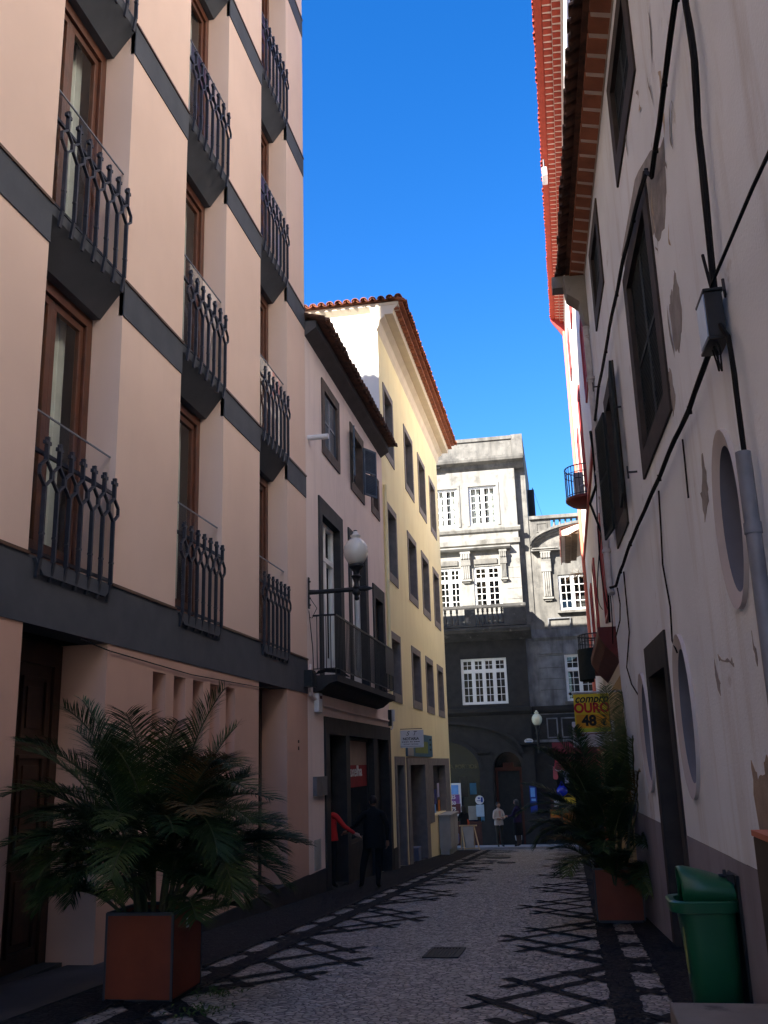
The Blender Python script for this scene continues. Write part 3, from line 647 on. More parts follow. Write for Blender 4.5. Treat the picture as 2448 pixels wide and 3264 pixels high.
# ground floor
mb = MB(FL); a, b, c, d = G1; mb.box(a, b, -.01, d, -.28, .04); mb.box(a, 26.4, -2.75, -.01, -.28, .04); mb.box(27.55, b, -2.75, -.01, -.28, .04); df = mb.build('doorway', M['cstone'], Cb)
mb = MB(FL); mb.box(26.4, 27.55, -2.75, -.02, -.25, -.18); rframe(mb, 26.5, 27.45, -2.5, -.9, .05, .05, .05, .05, -.18, -.15); rframe(mb, 26.5, 27.45, -.8, -.1, .05, .05, .05, .05, -.18, -.15); mb.build('door', M['blackpaint'], df)
mb = MB(FL); mb.box(28.15, 32.33, -.02, .20, -.3, .045); mb.box(28.15, 28.62, -3.2, -.02, -.3, .045); mb.box(31.6, 32.33, -3.2, -.02, -.5, .045); sf = mb.build('shop_entrance', M['cstone'], Cb)
mb = MB(FL); mb.box(28.63, 31.59, -3.3, -.03, -1.25, -1.2); rframe(mb, 30.0, 31.5, -2.8, -.2, .08, .08, .08, .08, -1.2, -1.14); mb.build('shop_door', M['blackpaint'], sf)
mb = MB(FL); mb.box(28.63, 31.59, -3.4, -2.86, -1.2, .02); mb.build('threshold', M['walk'], sf)
mb = MB(FL); mb.box(32.4, 38.22, -.06, .18, -.24, .04); mb.box(32.4, 33.5, -1.9, -.06, -.24, .04); mb.box(36.9, 38.22, -3.4, -.06, -.24, .04); sf = mb.build('shop_window', M['cstone'], Cb)
mb = MB(FL); mb.quad((33.5, -1.7, -.2), (36.9, -1.7, -.2), (36.9, -.06, -.2), (33.5, -.06, -.2)); mb.build('glass_pane', M['pane_sky'], sf)
for i, (y, z, h, m) in enumerate(((34.2, -.5, .35, 'goods_p'), (34.4, -.95, .35, 'teal'), (35.3, -.9, .5, 'blue_sign'), (35.0, -1.4, .4, 'sky_sign'), (36.1, -.7, .5, 'lilac'), (36.2, -1.3, .4, 'goods_o'))):
    mb = MB(FL); mb.box(y, y + .55, z - h, z, -.195, -.19); mb.build('window_poster', M[m], sf)
mb = MB(FL); mb.box(25.6, 26.18, -3.3, -2.1, -.1, .03); mb.build('plinth', M['plinth'], Cb)
mb = MB(FL); mb.box(38.23, 38.805, -3.8, -2.12, -.1, .05); mb.build('plinth', M['plinth'], Cb)
mb = MB(FL); mb.box(34.6, 36.9, -2.88, -1.78, .02, .42); mb.box(34.55, 36.95, -1.78, -1.73, .0, .46); mb.box(34.6, 36.9, -3.1, -2.88, .05, .36); cab = mb.build('utility_cabinet', M['greybox'], None, (XL + .2, 35.7, -3.05), bevel=.008)
tag(cab, 'grey white utility cabinet standing against the far end of the yellow building', 'cabinet')
mb = MB(FL)
for y in (35.72,): mb.box(y - .006, y + .006, -2.85, -1.8, .42, .424)
mb.build('door_gap', M['plinth'], cab)
# signs on the yellow building
sg = thing('hanging_sign', (XL + .35, 27.5, .72), 'white notary sign hanging out from the yellow wall', 'sign')
fs = lambda x, y, o: (-4.33 + x, 27.3 - o, .70 + y)
mb = MB(fs); mb.box(-.36, .36, -.245, .235, 0, .03); mb.build('board', M['paper'], sg)
mb = MB(lambda *p: p); mb.bar((XL, 27.28, .66), (-4.69 + .0, 27.28, .66), .02); mb.bar((XL + .001, 27.27, .97), (-4.0, 27.27, .97), .018); mb.build('bracket', M['iron'], sg)
text('NOTARIA', .105, lambda x, y, o: fs(x, y - .005, .031 + o), M['ink'], sg, offset=.003)
text('NOTARY  NOTAIRE', .048, lambda x, y, o: fs(x, y - .155, .031 + o), M['ink'], sg)
text('S', .17, lambda x, y, o: fs(x - .10, y + .14, .031 + o), M['ink'], sg, shear=.4); text('T', .17, lambda x, y, o: fs(x + .09, y + .14, .031 + o), M['ink'], sg, shear=.4)
mb = MB(fs)
for i in range(9): x = -.26 + .058 * i; mb.box(x, x + (.046 if i not in (3, 5) else .02), -.095, -.075, .030, .033)
mb.box(-.3, .3, -.215, -.208, .03, .033); mb.build('small_print', M['ink'], sg)
sb = thing('box_sign', (XL, 30.8, .21), 'blue green box sign above the shop entrance of the yellow building', 'sign')
mb = MB(FL); mb.box(28.12, 33.45, .225, .92, .0, .06); mb.build('panel', M['teal'], sb)
mb = MB(FL); mb.box(29.6, 32.3, .33, .70, .06, .066); mb.build('green_field', M['lime'], sb)
mb = MB(FL); mb.box(28.14, 29.2, .24, .90, .06, .066); mb.build('grey_field', M['greybox'], sb)
for z in (.78, .62, .46): mb = MB(FL); mb.box(32.8, 33.1, z - .03, z + .03, .06, .067); mb.build('mark', M['ink'], sb)
# ------------------------------------------------------------------ end of the street: grey stone building
KD, YD = 1.045, 46.5
def FD(s, z, n): return (s * KD, YD - n, z * KD)
def FDs(off): return lambda s, z, n: (s * KD, YD - n - off, z * KD)
D = thing('stone_building', (-3, YD, -3.9), 'ornate weathered stone building closing the street, with white small-paned windows and a dark ground floor', 'building')
MW = [(-6.6, -5.75, 6.99, 9.0), (-5.45, -4.37, 6.99, 9.0), (-3.77, -2.49, 6.99, 9.0)]
TW = [(-5.6, -4.36, 11.0, 12.93), (-3.82, -2.46, 11.0, 12.96)]
LW = [(-4.6, -2.49, 2.56, 4.66)]
RW = [(.15, 1.45, 6.73, 8.42), (.16, 1.5, 2.57, 4.68)]
hole = lambda L, d=.135: [(a, b, c, e, d) for a, b, c, e in L]
mb = MB(FD); fwall(mb, -9, -1.54, 5.9, 14.0, hole(MW + TW)); mb.quad((-1.54, 5.9, 0), (-1.54, 14, 0), (-1.54, 14, -.35), (-1.54, 5.9, -.35)); mb.build('wall', M['dstone'], D)
mb = MB(FD); fwall(mb, -1.54, -1.04, 5.9, 15.4, [], -.35); fwall(mb, -1.04, 6, 5.9, 10.2, hole(RW[:1]), -.40); mb.quad((-1.04, 5.9, -.35), (-1.04, 15.4, -.35), (-1.04, 15.4, -9), (-1.04, 5.9, -9))
mb.build('side_wall', M['dstone_b'], D)
mb = MB(FD); fwall(mb, -9, -1.54, 2.0, 5.9, hole(LW)); mb.quad((-1.54, 2, 0), (-1.54, 5.9, 0), (-1.54, 5.9, -.35), (-1.54, 2, -.35)); mb.build('first_floor_wall', M['dlow'], D)
mb = MB(FD); fwall(mb, -1.54, 6, 2.0, 5.9, hole(RW[1:]), -.35); mb.build('wing_wall', M['dlow_l'], D)
def arch_hole(mb, s0, s1, z0, z1, a0, a1, zs, top, n=0, seg=14, dp=.5):
    """wall s0..s1, z0..z1 with an arched opening a0..a1 springing at zs and rising to top"""
    mb.quad((s0, z0, n), (a0, z0, n), (a0, zs, n), (s0, zs, n)); mb.quad((a1, z0, n), (s1, z0, n), (s1, zs, n), (a1, zs, n))
    c, w = (a0 + a1) / 2, (a1 - a0) / 2; P = [(c - w * math.cos(math.pi * i / seg), zs + (top - zs) * math.sin(math.pi * i / seg)) for i in range(seg + 1)]
    mb.quad((s0, zs, n), (a0, zs, n), (a0, z1, n), (s0, z1, n)); mb.quad((a1, zs, n), (s1, zs, n), (s1, z1, n), (a1, z1, n))
    for (x0, y0), (x1, y1) in zip(P, P[1:]):
        mb.quad((x0, y0, n), (x1, y1, n), (x1, z1, n), (x0, z1, n)); mb.quad((x0, y0, n), (x1, y1, n), (x1, y1, n - dp), (x0, y0, n - dp))
    for a in (a0, a1): mb.quad((a, z0, n), (a, zs, n), (a, zs, n - dp), (a, z0, n - dp))
mb = MB(FD); arch_hole(mb, -9, -3.85, -4, 2.0, -7.2, -3.98, -.3, .95); arch_hole(mb, -3.85, -1.54, -4, 2.0, -3.32, -2.1, -.25, .42, dp=.7); mb.build('ground_floor_wall', M['dlow'], D)
mb = MB(FD); fwall(mb, -1.54, 6, -4, 2.0, [(-.6, 3, -4, .1, .4)], -.2); mb.build('wing_ground_floor', M['dlow'], D)
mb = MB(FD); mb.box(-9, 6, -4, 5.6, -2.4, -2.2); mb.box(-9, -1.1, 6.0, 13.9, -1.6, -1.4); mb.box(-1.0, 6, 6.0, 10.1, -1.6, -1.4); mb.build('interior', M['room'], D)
mb = MB(FD); mb.box(-9, -1.06, 13.9, 14.0, -9, -.36); mb.build('roof_slab', M['dlow'], D)
# string courses, cornices, parapet
def cornice(poly, s0, s1, m, name, off=0):
    mb = MB(FDs(off)); mb.prism([(z, n) for z, n in poly], 0, s0, s1); return mb.build(name, m, D)
cornice([(13.75, 0), (13.85, .1), (14.0, .16), (14.1, .42), (14.22, .46), (14.32, .46), (14.34, -.2), (13.75, -.2)], -9, -1.06, M['dstone_b'], 'main_cornice')
mb = MB(FD); mb.box(-9, -1.6, 14.34, 15.25, -.5, -.02); mb.box(-9, -1.58, 15.25, 15.42, -.55, .05); mb.box(-1.59, -1.05, 14.34, 15.46, -.6, .02); mb.build('parapet', M['dstone_b'], D)
mb = MB(FD); mb.box(-6.1, -5.1, 13.95, 14.33, -.02, .30); mb.build('chimney', M['dlow'], D); mb = MB(FD); mb.box(-1.03, -.70, 11.2, 13.4, -3.5, -3); mb.build('chimney', M['dlow'], D)
cornice([(10.62, 0), (10.66, .10), (10.78, .16), (10.86, .16), (10.86, 0)], -9, -1.42, M['dstone'], 'sill_course')
cornice([(10.02, 0), (10.04, .12), (10.26, .16), (10.26, 0)], -9, -1.48, M['dstone'], 'moulding')
cornice([(9.72, .0), (9.76, .28), (9.84, .36), (9.90, .36), (9.95, .0)], -9, -1.95, M['dstone'], 'hood_cornice')
for a, b in ((-5.5, -4.5), (-3.72, -2.62)): mb = MB(FD); mb.box(a, b, 9.10, 9.34, .0, .07); mb.build('lintel_panel', M['dstone_b'], D)
mb = MB(FD)
for z in (7.35, 7.85, 8.35, 8.85):
    for a, b in ((-2.2, -1.56),): mb.box(a, b, z, z + .012, -.005, .004)
mb.build('joint_lines', M['dlow'], D)
def bracket(s0, s1, zt, zm, zb, off=0, m='dstone'):
    mb = MB(FDs(off)); mb.box(s0 - .02, s1 + .02, zt - .10, zt, 0, .30)
    mb.prism([(zt - .10, 0), (zt - .10, .26), (zt - .3, .27), (zt - .5, .20), (zm, .16), (zm, 0)], 0, s0, s1)
    w = (s1 - s0)
    mb.box(s0 + .04, s1 - .04, zb + .15, zm, 0, .10); n = 4
    for i in range(n):
        a = s0 + .04 + (w - .08) * i / n; mb.box(a + .015, a + (w - .08) / n - .015, zb + .2, zm - .02, .1, .14)
        mb.box(s0 + w * i / n + .02, s0 + w * (i + 1) / n - .02, zt - .34, zt - .1, .265, .30)
    mb.box(s0 - .02, s1 + .02, zb + .08, zb + .16, 0, .17); mb.box(s0 + .06, s1 - .06, zb, zb + .08, 0, .10)
    return mb.build('bracket', M[m], D)
bracket(-4.33, -3.88, 9.70, 9.05, 8.22); bracket(-2.48, -2.16, 9.70, 9.05, 8.20); bracket(-6.1, -5.7, 9.70, 9.05, 8.2)
# windows: white frames, small panes
def sash_window(a, b, c, d, cols, rws, off=0, trans=None, leaves=2, n=-.14, sill=True, fw=.085):
    fr = FDs(off); mb = MB(fr); rframe(mb, a + .002, b - .002, c + .002, d - .002, fw, fw, fw, fw, n - .02, n + .07)
    ia, ib, ic, id_ = a + fw, b - fw, c + fw, d - fw; parts = [(ic, id_)]
    if trans: mb.box(ia, ib, trans - .05, trans + .05, n - .02, n + .06); parts = [(ic, trans - .05), (trans + .05, id_)]
    lw = (ib - ia) / leaves
    for i in range(1, leaves): mb.box(ia + lw * i - .05, ia + lw * i + .05, ic, id_, n - .015, n + .055)
    for pi, (p0, p1) in enumerate(parts):
        r = rws if pi == 0 else 2
        for i in range(leaves):
            l0, l1 = ia + lw * i + (.05 if i else 0), ia + lw * (i + 1) - (.05 if i < leaves - 1 else 0)
            rframe(mb, l0, l1, p0, p1, .035, .035, .035, .035, n - .012, n + .04)
            for k in range(1, cols): x = l0 + (l1 - l0) * k / cols; mb.box(x - .014, x + .014, p0 + .035, p1 - .035, n - .008, n + .025)
            for k in range(1, r): z = p0 + (p1 - p0) * k / r; mb.box(l0 + .035, l1 - .035, z - .014, z + .014, n - .007, n + .022)
    o = mb.build('window', M['white_wood'], D)
    mb = MB(fr); mb.quad((ia, ic, n), (ib, ic, n), (ib, id_, n), (ia, id_, n)); mb.build('glass_pane', M['glass'], o)
    mb = MB(fr); w_ = (ib - ia) * .36
    for x0 in (ia, ib - w_):
        for k in range(12): mb.quad((x0 + w_ * k / 12, ic, n - .2 - .03 * math.sin(k * 1.6)), (x0 + w_ * (k + 1) / 12, ic, n - .2 - .03 * math.sin(k * 1.6 + 1.6)), (x0 + w_ * (k + 1) / 12, id_, n - .2 - .03 * math.sin(k * 1.6 + 1.6)), (x0 + w_ * k / 12, id_, n - .2 - .03 * math.sin(k * 1.6)))
    if c > 9: mb.build('curtain', M['curtain'], o)
    return o
for a in TW: sash_window(*a, 2, 5)
for a in MW: sash_window(*a, 2, 4, trans=8.36)
sash_window(*LW[0], 2, 4, trans=4.08, leaves=4); sash_window(*RW[0], 2, 4, off=-.40); sash_window(*RW[1], 2, 4, off=-.35, trans=4.0)
mb = MB(FD)
for a, b, c, d in TW: rframe(mb, a - .12, b + .12, c - .02, d + .16, .12, .12, 0, .16, -.02, .035)
mb.build('window_surround', M['dstone'], D)
mb = MB(FDs(-.35)); mb.box(.02, 1.6, 6.60, 6.72, -.03, .16); mb.box(.05, 1.6, 2.44, 2.56, -.03, .12); mb.build('window_sill', M['dstone_b'], D)
# balcony with stone balusters
mb = MB(FD); mb.prism([(5.46, 0), (5.60, .25), (5.78, .55), (5.92, .62), (6.03, .62), (6.06, 0)], 0, -9, -1.25); bal = mb.build('balcony', M['soot'], D)
mb = MB(FD); mb.box(-9, -1.40, 6.92, 7.07, .42, .60); mb.box(-9, -1.40, 6.06, 6.16, .42, .60); mb.box(-4.25, -3.75, 6.16, 6.92, .43, .59); mb.box(-2.45, -1.42, 6.16, 6.92, .43, .59); mb.box(-1.57, -1.42, 6.06, 7.05, 0, .42); mb.build('parapet_rail', M['soot'], bal)
prof = [(.03, 0), (.075, .03), (.06, .07), (.085, .16), (.095, .26), (.075, .38), (.045, .50), (.04, .58), (.065, .64), (.05, .70), (.075, .76), (.03, .79)]
bpos = [-8.8 + .28 * i for i in range(16)] + [-3.62 + .22 * i for i in range(6)]
mb = MB(); mb.lathe(FD(bpos[0], 6.15, .51), prof, 10); b0_ = mb.build('baluster', M['soot'], bal, smooth=True)
for x in bpos[1:]: copy_tree(b0_, ((x - bpos[0]) * KD, 0, 0))
# wing: curved pediment, parapet with balusters
fw_ = FDs(-.40); seg = 16
mb = MB(fw_); c, r_, z0_ = 2.4, 3.4, 9.62
arc = [(c - r_ * math.cos(math.pi * i / seg), z0_ + 1.0 * math.sin(math.pi * i / seg)) for i in range(seg + 1)]
for (x0, y0), (x1, y1) in zip(arc, arc[1:]):
    for dz, e in ((0, .12), (.12, .24), (.24, .36)):
        mb.add([(x0, y0 + dz, .0), (x1, y1 + dz, .0), (x1, y1 + dz + .12, .0), (x0, y0 + dz + .12, .0), (x0, y0 + dz, e), (x1, y1 + dz, e), (x1, y1 + dz + .12, e), (x0, y0 + dz + .12, e)], [(4, 5, 6, 7), (0, 1, 5, 4), (3, 2, 6, 7), (0, 4, 7, 3), (1, 2, 6, 5)])
mb.build('curved_pediment', M['dstone_b'], D)
mb = MB(fw_); mb.add([(x, y, .03) for x, y in arc] + [(arc[-1][0], 9.6, .03), (arc[0][0], 9.6, .03)], [tuple(range(seg + 3))]); mb.build('pediment_field', M['dstone_b'], D)
mb = MB(fw_); mb.box(-1.0, .30, 9.58, 9.66, .02, .34); mb.box(-.95, .25, 9.66, 9.72, .02, .4); mb.build('pediment_ledge', M['dstone'], D)
bracket(-.58, -.12, 9.58, 8.6, 7.22, -.40); bracket(2.8, 3.2, 9.58, 8.6, 7.22, -.40)
mb = MB(fw_); mb.box(-1.03, .02, 10.2, 11.18, -.25, .0); rframe(mb, -.68, -.16, 10.55, 11.0, .04, .04, .04, .04, .0, .03); mb.box(-1.0, 6, 11.18, 11.34, -.35, .12); mb.box(.02, 6, 10.2, 10.62, -.25, .0); mb.build('wing_parapet', M['dstone_b'], D)
mb = MB(); mb.lathe(FDs(-.40)(.18, 10.62, -.1), [(a, b * .72) for a, b in prof], 10); b0_ = mb.build('baluster', M['dstone_b'], D, smooth=True)
for i in range(1, 12): copy_tree(b0_, (.27 * i * KD, 0, 0))
cornice([(5.3, -.36), (5.35, .0), (5.5, .1), (5.6, .1), (5.62, -.36)], -1.22, 6, M['dlow_l'], 'wing_course', -.35)
cornice([(2.05, 0), (2.12, .08), (2.2, .16), (2.38, .18), (2.40, 0)], -9, -1.5, M['dlow'], 'string_course')
cornice([(2.05, -.0), (2.12, .08), (2.2, .12), (2.38, .16), (2.40, -.0)], -1.49, 6, M['dlow'], 'string_course', -.36)
mb = MB(FDs(-.35))
for z in (3.1, 3.6, 4.1, 4.65):
    mb.box(-1.0, .1, z, z + .02, -.006, .004)
mb.build('joint_lines', M['soot'], D); mb = MB(FDs(-.35)); mb.box(-.95, .1, 4.75, 5.2, .0, .05); mb.build('stone_panel', M['dlow_l'], D); mb = MB(FDs(-.35)); rframe(mb, -.45, .6, 5.9, 6.4, .05, .05, .05, .05, .0, .04); mb.build('panel_moulding', M['dlow_l'], D)
mb = MB(FDs(-.2))
for a, b in ((-.85, -.35), (-.2, .75), (.9, 1.8)): rframe(mb, a, b, .95, 1.85, .06, .06, .06, .06, .0, .05)
mb.box(-1.45, 6, .78, .90, 0, .1); mb.build('panel_mouldings', M['dlow_l'], D)
# ground floor arches, door
def arch_mould(c, w, zs, top, th, n0, n1, name, m, a_from=0, seg=18):
    mb = MB(FD)
    P = [(c - (w + k) * math.cos(math.pi * i / seg), zs + (top - zs + k) * math.sin(math.pi * i / seg)) for k in (0, th) for i in range(seg + 1)]
    for i in range(seg):
        a, b, d_, e = P[i], P[i + 1], P[seg + 1 + i + 1], P[seg + 1 + i]
        mb.add([(a[0], a[1], n0), (b[0], b[1], n0), (d_[0], d_[1], n0), (e[0], e[1], n0), (a[0], a[1], n1), (b[0], b[1], n1), (d_[0], d_[1], n1), (e[0], e[1], n1)], [(4, 5, 6, 7), (0, 1, 5, 4), (2, 3, 7, 6)])
    return mb.build(name, m, D)
arch_mould(-5.6, 3.5, .35, 1.72, .14, .0, .16, 'wide_arch', M['dlow']); arch_mould(-5.6, 1.62, -.3, .95, .16, .0, .10, 'arch', M['dlow']); arch_mould(-2.71, .62, -.25, .42, .12, .0, .08, 'arch', M['dlow'])
mb = MB(FD); mb.prism([(.62, 0), (.72, .22), (.80, .22), (.80, 0)], 0, -2.1, -1.3); mb.prism([(.30, 0), (.40, .14), (.46, .14), (.46, 0)], 0, -4.05, -3.5); mb.build('impost', M['dlow'], D)
mb = MB(FD); mb.box(-3.98, -3.4, -3.3, .3, .0, .06); mb.box(-2.02, -1.5, -3.3, .3, .0, .06); mb.box(-4.0, -3.36, -4, -2.5, .0, .1); mb.box(-2.04, -1.45, -4, -2.4, .0, .1); mb.build('pier', M['dlow'], D)
dr = MB(FD); dr.box(-3.30, -2.12, -.42, -.25, -.5, -.40); dr.box(-3.30, -3.2, -3.6, -.42, -.5, -.42); dr.box(-2.22, -2.12, -3.6, -.42, -.5, -.42); dr.prism([(-.25, -.5), (-.25, -.45), (-.05, -.45), (-.05, -.5)], 0, -2.95, -2.47)
dr = dr.build('door', surf('red_brown_door', (.085, .022, .012), (.06, .016, .009), 4, .6, .1), D)
mb = MB(FD); mb.box(-3.2, -2.22, -3.7, -.42, -.62, -.56); mb.build('door_leaf', M['blackpaint'], dr); mb = MB(FD); mb.box(-3.32, -2.1, -.25, .44, -.60, -.55); mb.build('fanlight', M['pane'], dr)
mb = MB(FD); mb.box(-7.2, -3.99, -2.55, .95, -.45, -.40); sw = mb.build('shop_window', M['pane'], D)
mb = MB(FD); mb.box(-7.2, -3.99, -4, -2.55, -.42, -.1); mb.build('stall_riser', surf('dark_red_brick', (.09, .035, .028), (.06, .026, .022), 6, .8, .3), sw)
text('A PORTIOS', .26, lambda x, y, o: FD(-4.75 + x * .95, -.18 + y, -.38 + o), surf('faded_gold', (.12, .11, .055), None, 3, .7, 0), sw)
for i, (x, z, w_, h, m) in enumerate(((-4.95, -.6, .35, .9, 'olive'), (-4.5, -.9, .3, .5, 'teal'), (-5.6, -1.0, .5, .7, 'maroon_p'), (-4.62, -1.9, .4, .6, 'greybox'))):
    mb = MB(FD); mb.box(x, x + w_, z - h, z, -.395, -.385); mb.build('window_display', M[m], sw)
# lamp, plates and posters on the stone building
def globe_prof(s=1): return [(r * s, z * s) for r, z in ((.0, -.245), (.105, -.24), (.16, -.19), (.215, -.09), (.235, .02), (.215, .12), (.165, .20), (.10, .26), (.075, .275), (.095, .30), (.098, .325), (.06, .35), (.045, .39), (.03, .41), (.0, .415))]
L2 = thing('wall_lamp', FD(-1.26, .4, .5), 'opal globe street lamp on a black post bracket at the far stone building', 'street lamp', 'opal globe wall lamps')
mb = MB(); mb.lathe(FD(-1.255, 1.76, .5), globe_prof(1.05), 20); mb.build('globe', M['globe_y'], L2, smooth=True)
mb = MB(); mb.lathe(FD(-1.255, 1.2, .5), [(.0, -.95), (.05, -.9), (.04, -.5), (.06, -.45), (.05, -.1), (.09, .0), (.07, .1), (.11, .26), (.12, .34), (.0, .34)], 14); mb.tube([FD(-1.255, .5, .5), FD(-1.255, .45, -.1)], .05); mb.tube([FD(-1.255, .9, .5), FD(-1.255, 1.1, -.1)], .03); mb.build('bracket_post', M['blackpaint'], L2, smooth=True)
pl = MB(); c0 = FD(-1.69, .86, .03); n = 20
pts = [(c0[0] + .21 * math.cos(2 * math.pi * i / n), c0[1], c0[2] + .115 * math.sin(2 * math.pi * i / n)) for i in range(n)]
pl.prism([(p[0], p[2]) for p in pts], 1, c0[1] - .03, c0[1]); pl = pl.build('oval_plate', M['white_pl'], None, c0); tag(pl, 'oval white plate with blue lettering on the dark stone wall beside the far lamp', 'plate')
text('Porto', .12, lambda x, y, o: (c0[0] + x, c0[1] - .032 - o, c0[2] + .03 + y), M['ink'], pl); 
mb = MB(); mb.box(c0[0] - .12, c0[0] + .12, c0[1] - .034, c0[1] - .031, c0[2] - .07, c0[2] - .035); mb.build('blue_line', M['sky_sign'], pl)
bb = MB(FD); bb.box(-1.80, -1.50, -2.20, -1.08, .06, .22); bb = bb.build('blue_panel', M['blue_sign'], None, FD(-1.65, -2.2, .1)); tag(bb, 'tall narrow blue panel hanging on the dark stone wall right of the door', 'panel')
mb = MB(FD); mb.box(-1.76, -1.57, -1.55, -1.16, .222, .226); mb.box(-1.74, -1.55, -1.72, -1.62, .222, .226); mb.build('light_field', M['sky_sign'], bb)
po = thing('price_poster', FD(-5.3, -2.25, .1), 'tall poster board with prices 25, 50 and 75 by the shop window', 'poster')
mb = MB(FD); mb.box(-5.75, -4.86, -2.30, -.88, .02, .10); mb.build('board', M['paper'], po)
mb = MB(FD); mb.box(-5.40, -4.97, -1.36, -.96, .1, .105); mb.build('blue_field', M['sky_sign'], po)
mb = MB(FD); mb.box(-5.60, -4.93, -1.76, -1.37, .1, .105); mb.build('violet_field', M['violet'], po); mb = MB(FD); mb.box(-5.62, -4.90, -2.20, -1.765, .1, .105); mb.build('maroon_field', M['maroon_p'], po)
for tx, z in (('25', -1.49), ('50', -1.74), ('75', -1.99)): text(tx, .20, lambda x, y, o, z=z: FD(-5.21 + x, z + y, .107 + o), M['paper'], po, offset=.004)
rs = MB(); c0 = FD(-4.04, -1.63, .1); rs.prism([(c0[0] + .2 * math.cos(2 * math.pi * i / 22), c0[2] + .2 * math.sin(2 * math.pi * i / 22)) for i in range(22)], 1, c0[1] - .02, c0[1] + .02); rs = rs.build('round_sign', M['white_pl'], None, c0); tag(rs, 'round blue and white sign above a pale notice at the shop window', 'sign')
mb = MB(); mb.box(c0[0] - .14, c0[0] + .05, c0[1] - .026, c0[1] - .021, c0[2] - .05, c0[2] - .02); mb.box(c0[0] - .08, c0[0] + .02, c0[1] - .026, c0[1] - .021, c0[2] + .05, c0[2] + .12); mb.box(c0[0] + .06, c0[0] + .15, c0[1] - .026, c0[1] - .021, c0[2] - .1, c0[2] + .12); mb.build('blue_mark', M['blue_sign'], rs)
nt_ = MB(FD); nt_.box(-4.22, -3.86, -2.34, -1.83, .08, .10); nt_ = nt_.build('notice', surf('pale_blue_paper', (.36, .46, .56), None, 3, .7, 0), None, FD(-4.04, -2.3, .1)); tag(nt_, 'pale blue paper notice below the round sign', 'notice')
mb = MB(FD); mb.box(-4.02, -3.86, -2.56, -2.36, .08, .1); mb.build('blue_footer', M['teal'], nt_)
# souvenir stall under an awning in the wing
aw = thing('awning', FD(.6, .1, 0), 'maroon scalloped shop awning half hidden by the right palm', 'awning')
mb = MB(FDs(-.2)); mb.quad((-.6, .10, .02), (3, .10, .02), (3, -.28, .9), (-.6, -.28, .9)); mb.quad((-.6, .10, .02), (-.6, -.28, .9), (-.6, -.3, .02))
n = 14
for i in range(n):
    a, b = -.6 + 3.6 * i / n, -.6 + 3.6 * (i + 1) / n; P = [(a, -.28, .9), (b, -.28, .9)] + [(b + (a - b) * k / 5, -.40 - .07 * math.sin(math.pi * k / 5), .9) for k in range(6)]
    mb.add(P, [tuple(range(len(P)))])
mb.build('canvas', M['awning'], aw)
mb = MB(FDs(-.2)); P = []
for i in range(n):
    a, b = -.6 + 3.6 * i / n, -.6 + 3.6 * (i + 1) / n; P += [(a + (b - a) * k / 5, -.405 - .07 * math.sin(math.pi * k / 5), .9) for k in range(5)]
mb.tube(P, .012, 5); mb.build('white_trim', M['paper'], aw)
mb = MB(FDs(-.2)); mb.box(-.68, 2.6, .25, .76, .0, .12); fs_ = mb.build('fascia_sign', surf('dull_red_panel', (.17, .03, .04), None, 3, .7, 0), None, FD(.6, .3, 0)); tag(fs_, 'dull red fascia board on the stone wing over the awning', 'sign')
GOODS = [('hanging_bag', 'goods_p', (-.72, -.83, -.50, -.28), 'pink bag hanging under the maroon awning', 'bag'), ('hanging_shirt', 'lilac', (-.30, -1.0, .02, -.55), 'pale lilac t-shirt hanging under the maroon awning', 'shirt'),
 ('picture_frame', 'maroon_p', (-.9, -2.05, -.50, -1.62), 'framed picture with a white sheet at the stall', 'picture'), ('postcard_rack', 'goods_o', (-.95, -2.45, -.52, -2.1), 'small rack of orange postcards below the framed picture', 'rack'),
 ('yellow_bag', 'goods_y', (-.46, -2.1, .2, -1.6), 'yellow cloth bag hanging at the stall beside the framed picture', 'bag'), ('orange_garment', 'goods_o', (-.42, -2.7, .12, -2.15), 'orange patterned cloth hanging at the bottom of the stall', 'cloth'), ('orange_bag', 'goods_o', (1.02, -.95, 1.25, -.6), 'small orange bag hanging under the awning beside the palm', 'bag'), ('red_bag', 'goods_p', (.3, -.75, .7, -.42), 'red bag hanging under the awning beside the lilac shirt', 'bag')]
for nm, m, (a, c, b, d), lb, ct in GOODS:
    mb = MB(FDs(.35))
    if nm == 'hanging_shirt': mb.prism([(a, d), (a + .1, d + .06), (b - .1, d + .06), (b, d), (b - .03, d - .1), (b - .08, d - .07), (b - .05, c), (a + .07, c), (a + .08, d - .07), (a + .03, d - .1)], 2, 0, .06)
    elif 'bag' in nm: mb.prism([(a + .03, d), (b - .03, d), (b, c + .06), (b - .05, c), (a + .05, c), (a, c + .06)], 2, 0, .1); mb.tube([(a + .1, d, .05), ((a + b) / 2, d + .16, .05), (b - .1, d, .05)], .014, 5)
    else: rframe(mb, a, b, c, d, .04, .04, .04, .04, 0, .05); mb.box(a + .04, b - .04, c + .04, d - .04, 0, .03)
    o = mb.build(nm, M[m], None, FDs(.35)((a + b) / 2, c, 0), bevel=.012 if 'bag' in nm else 0); tag(o, lb, ct)
    if nm == 'picture_frame':
        mb = MB(FDs(.35)); mb.box(a + .14, b - .06, c + .08, d - .06, .03, .036); mb.build('white_sheet', M['paper'], o)
    if nm == 'postcard_rack':
        mb = MB(FDs(.35))
        for k in range(4): mb.box(a + .05 + .085 * k, a + .12 + .085 * k, c + .14, d - .06, .03, .04)
        mb.build('postcards', M['goods_y'], o)
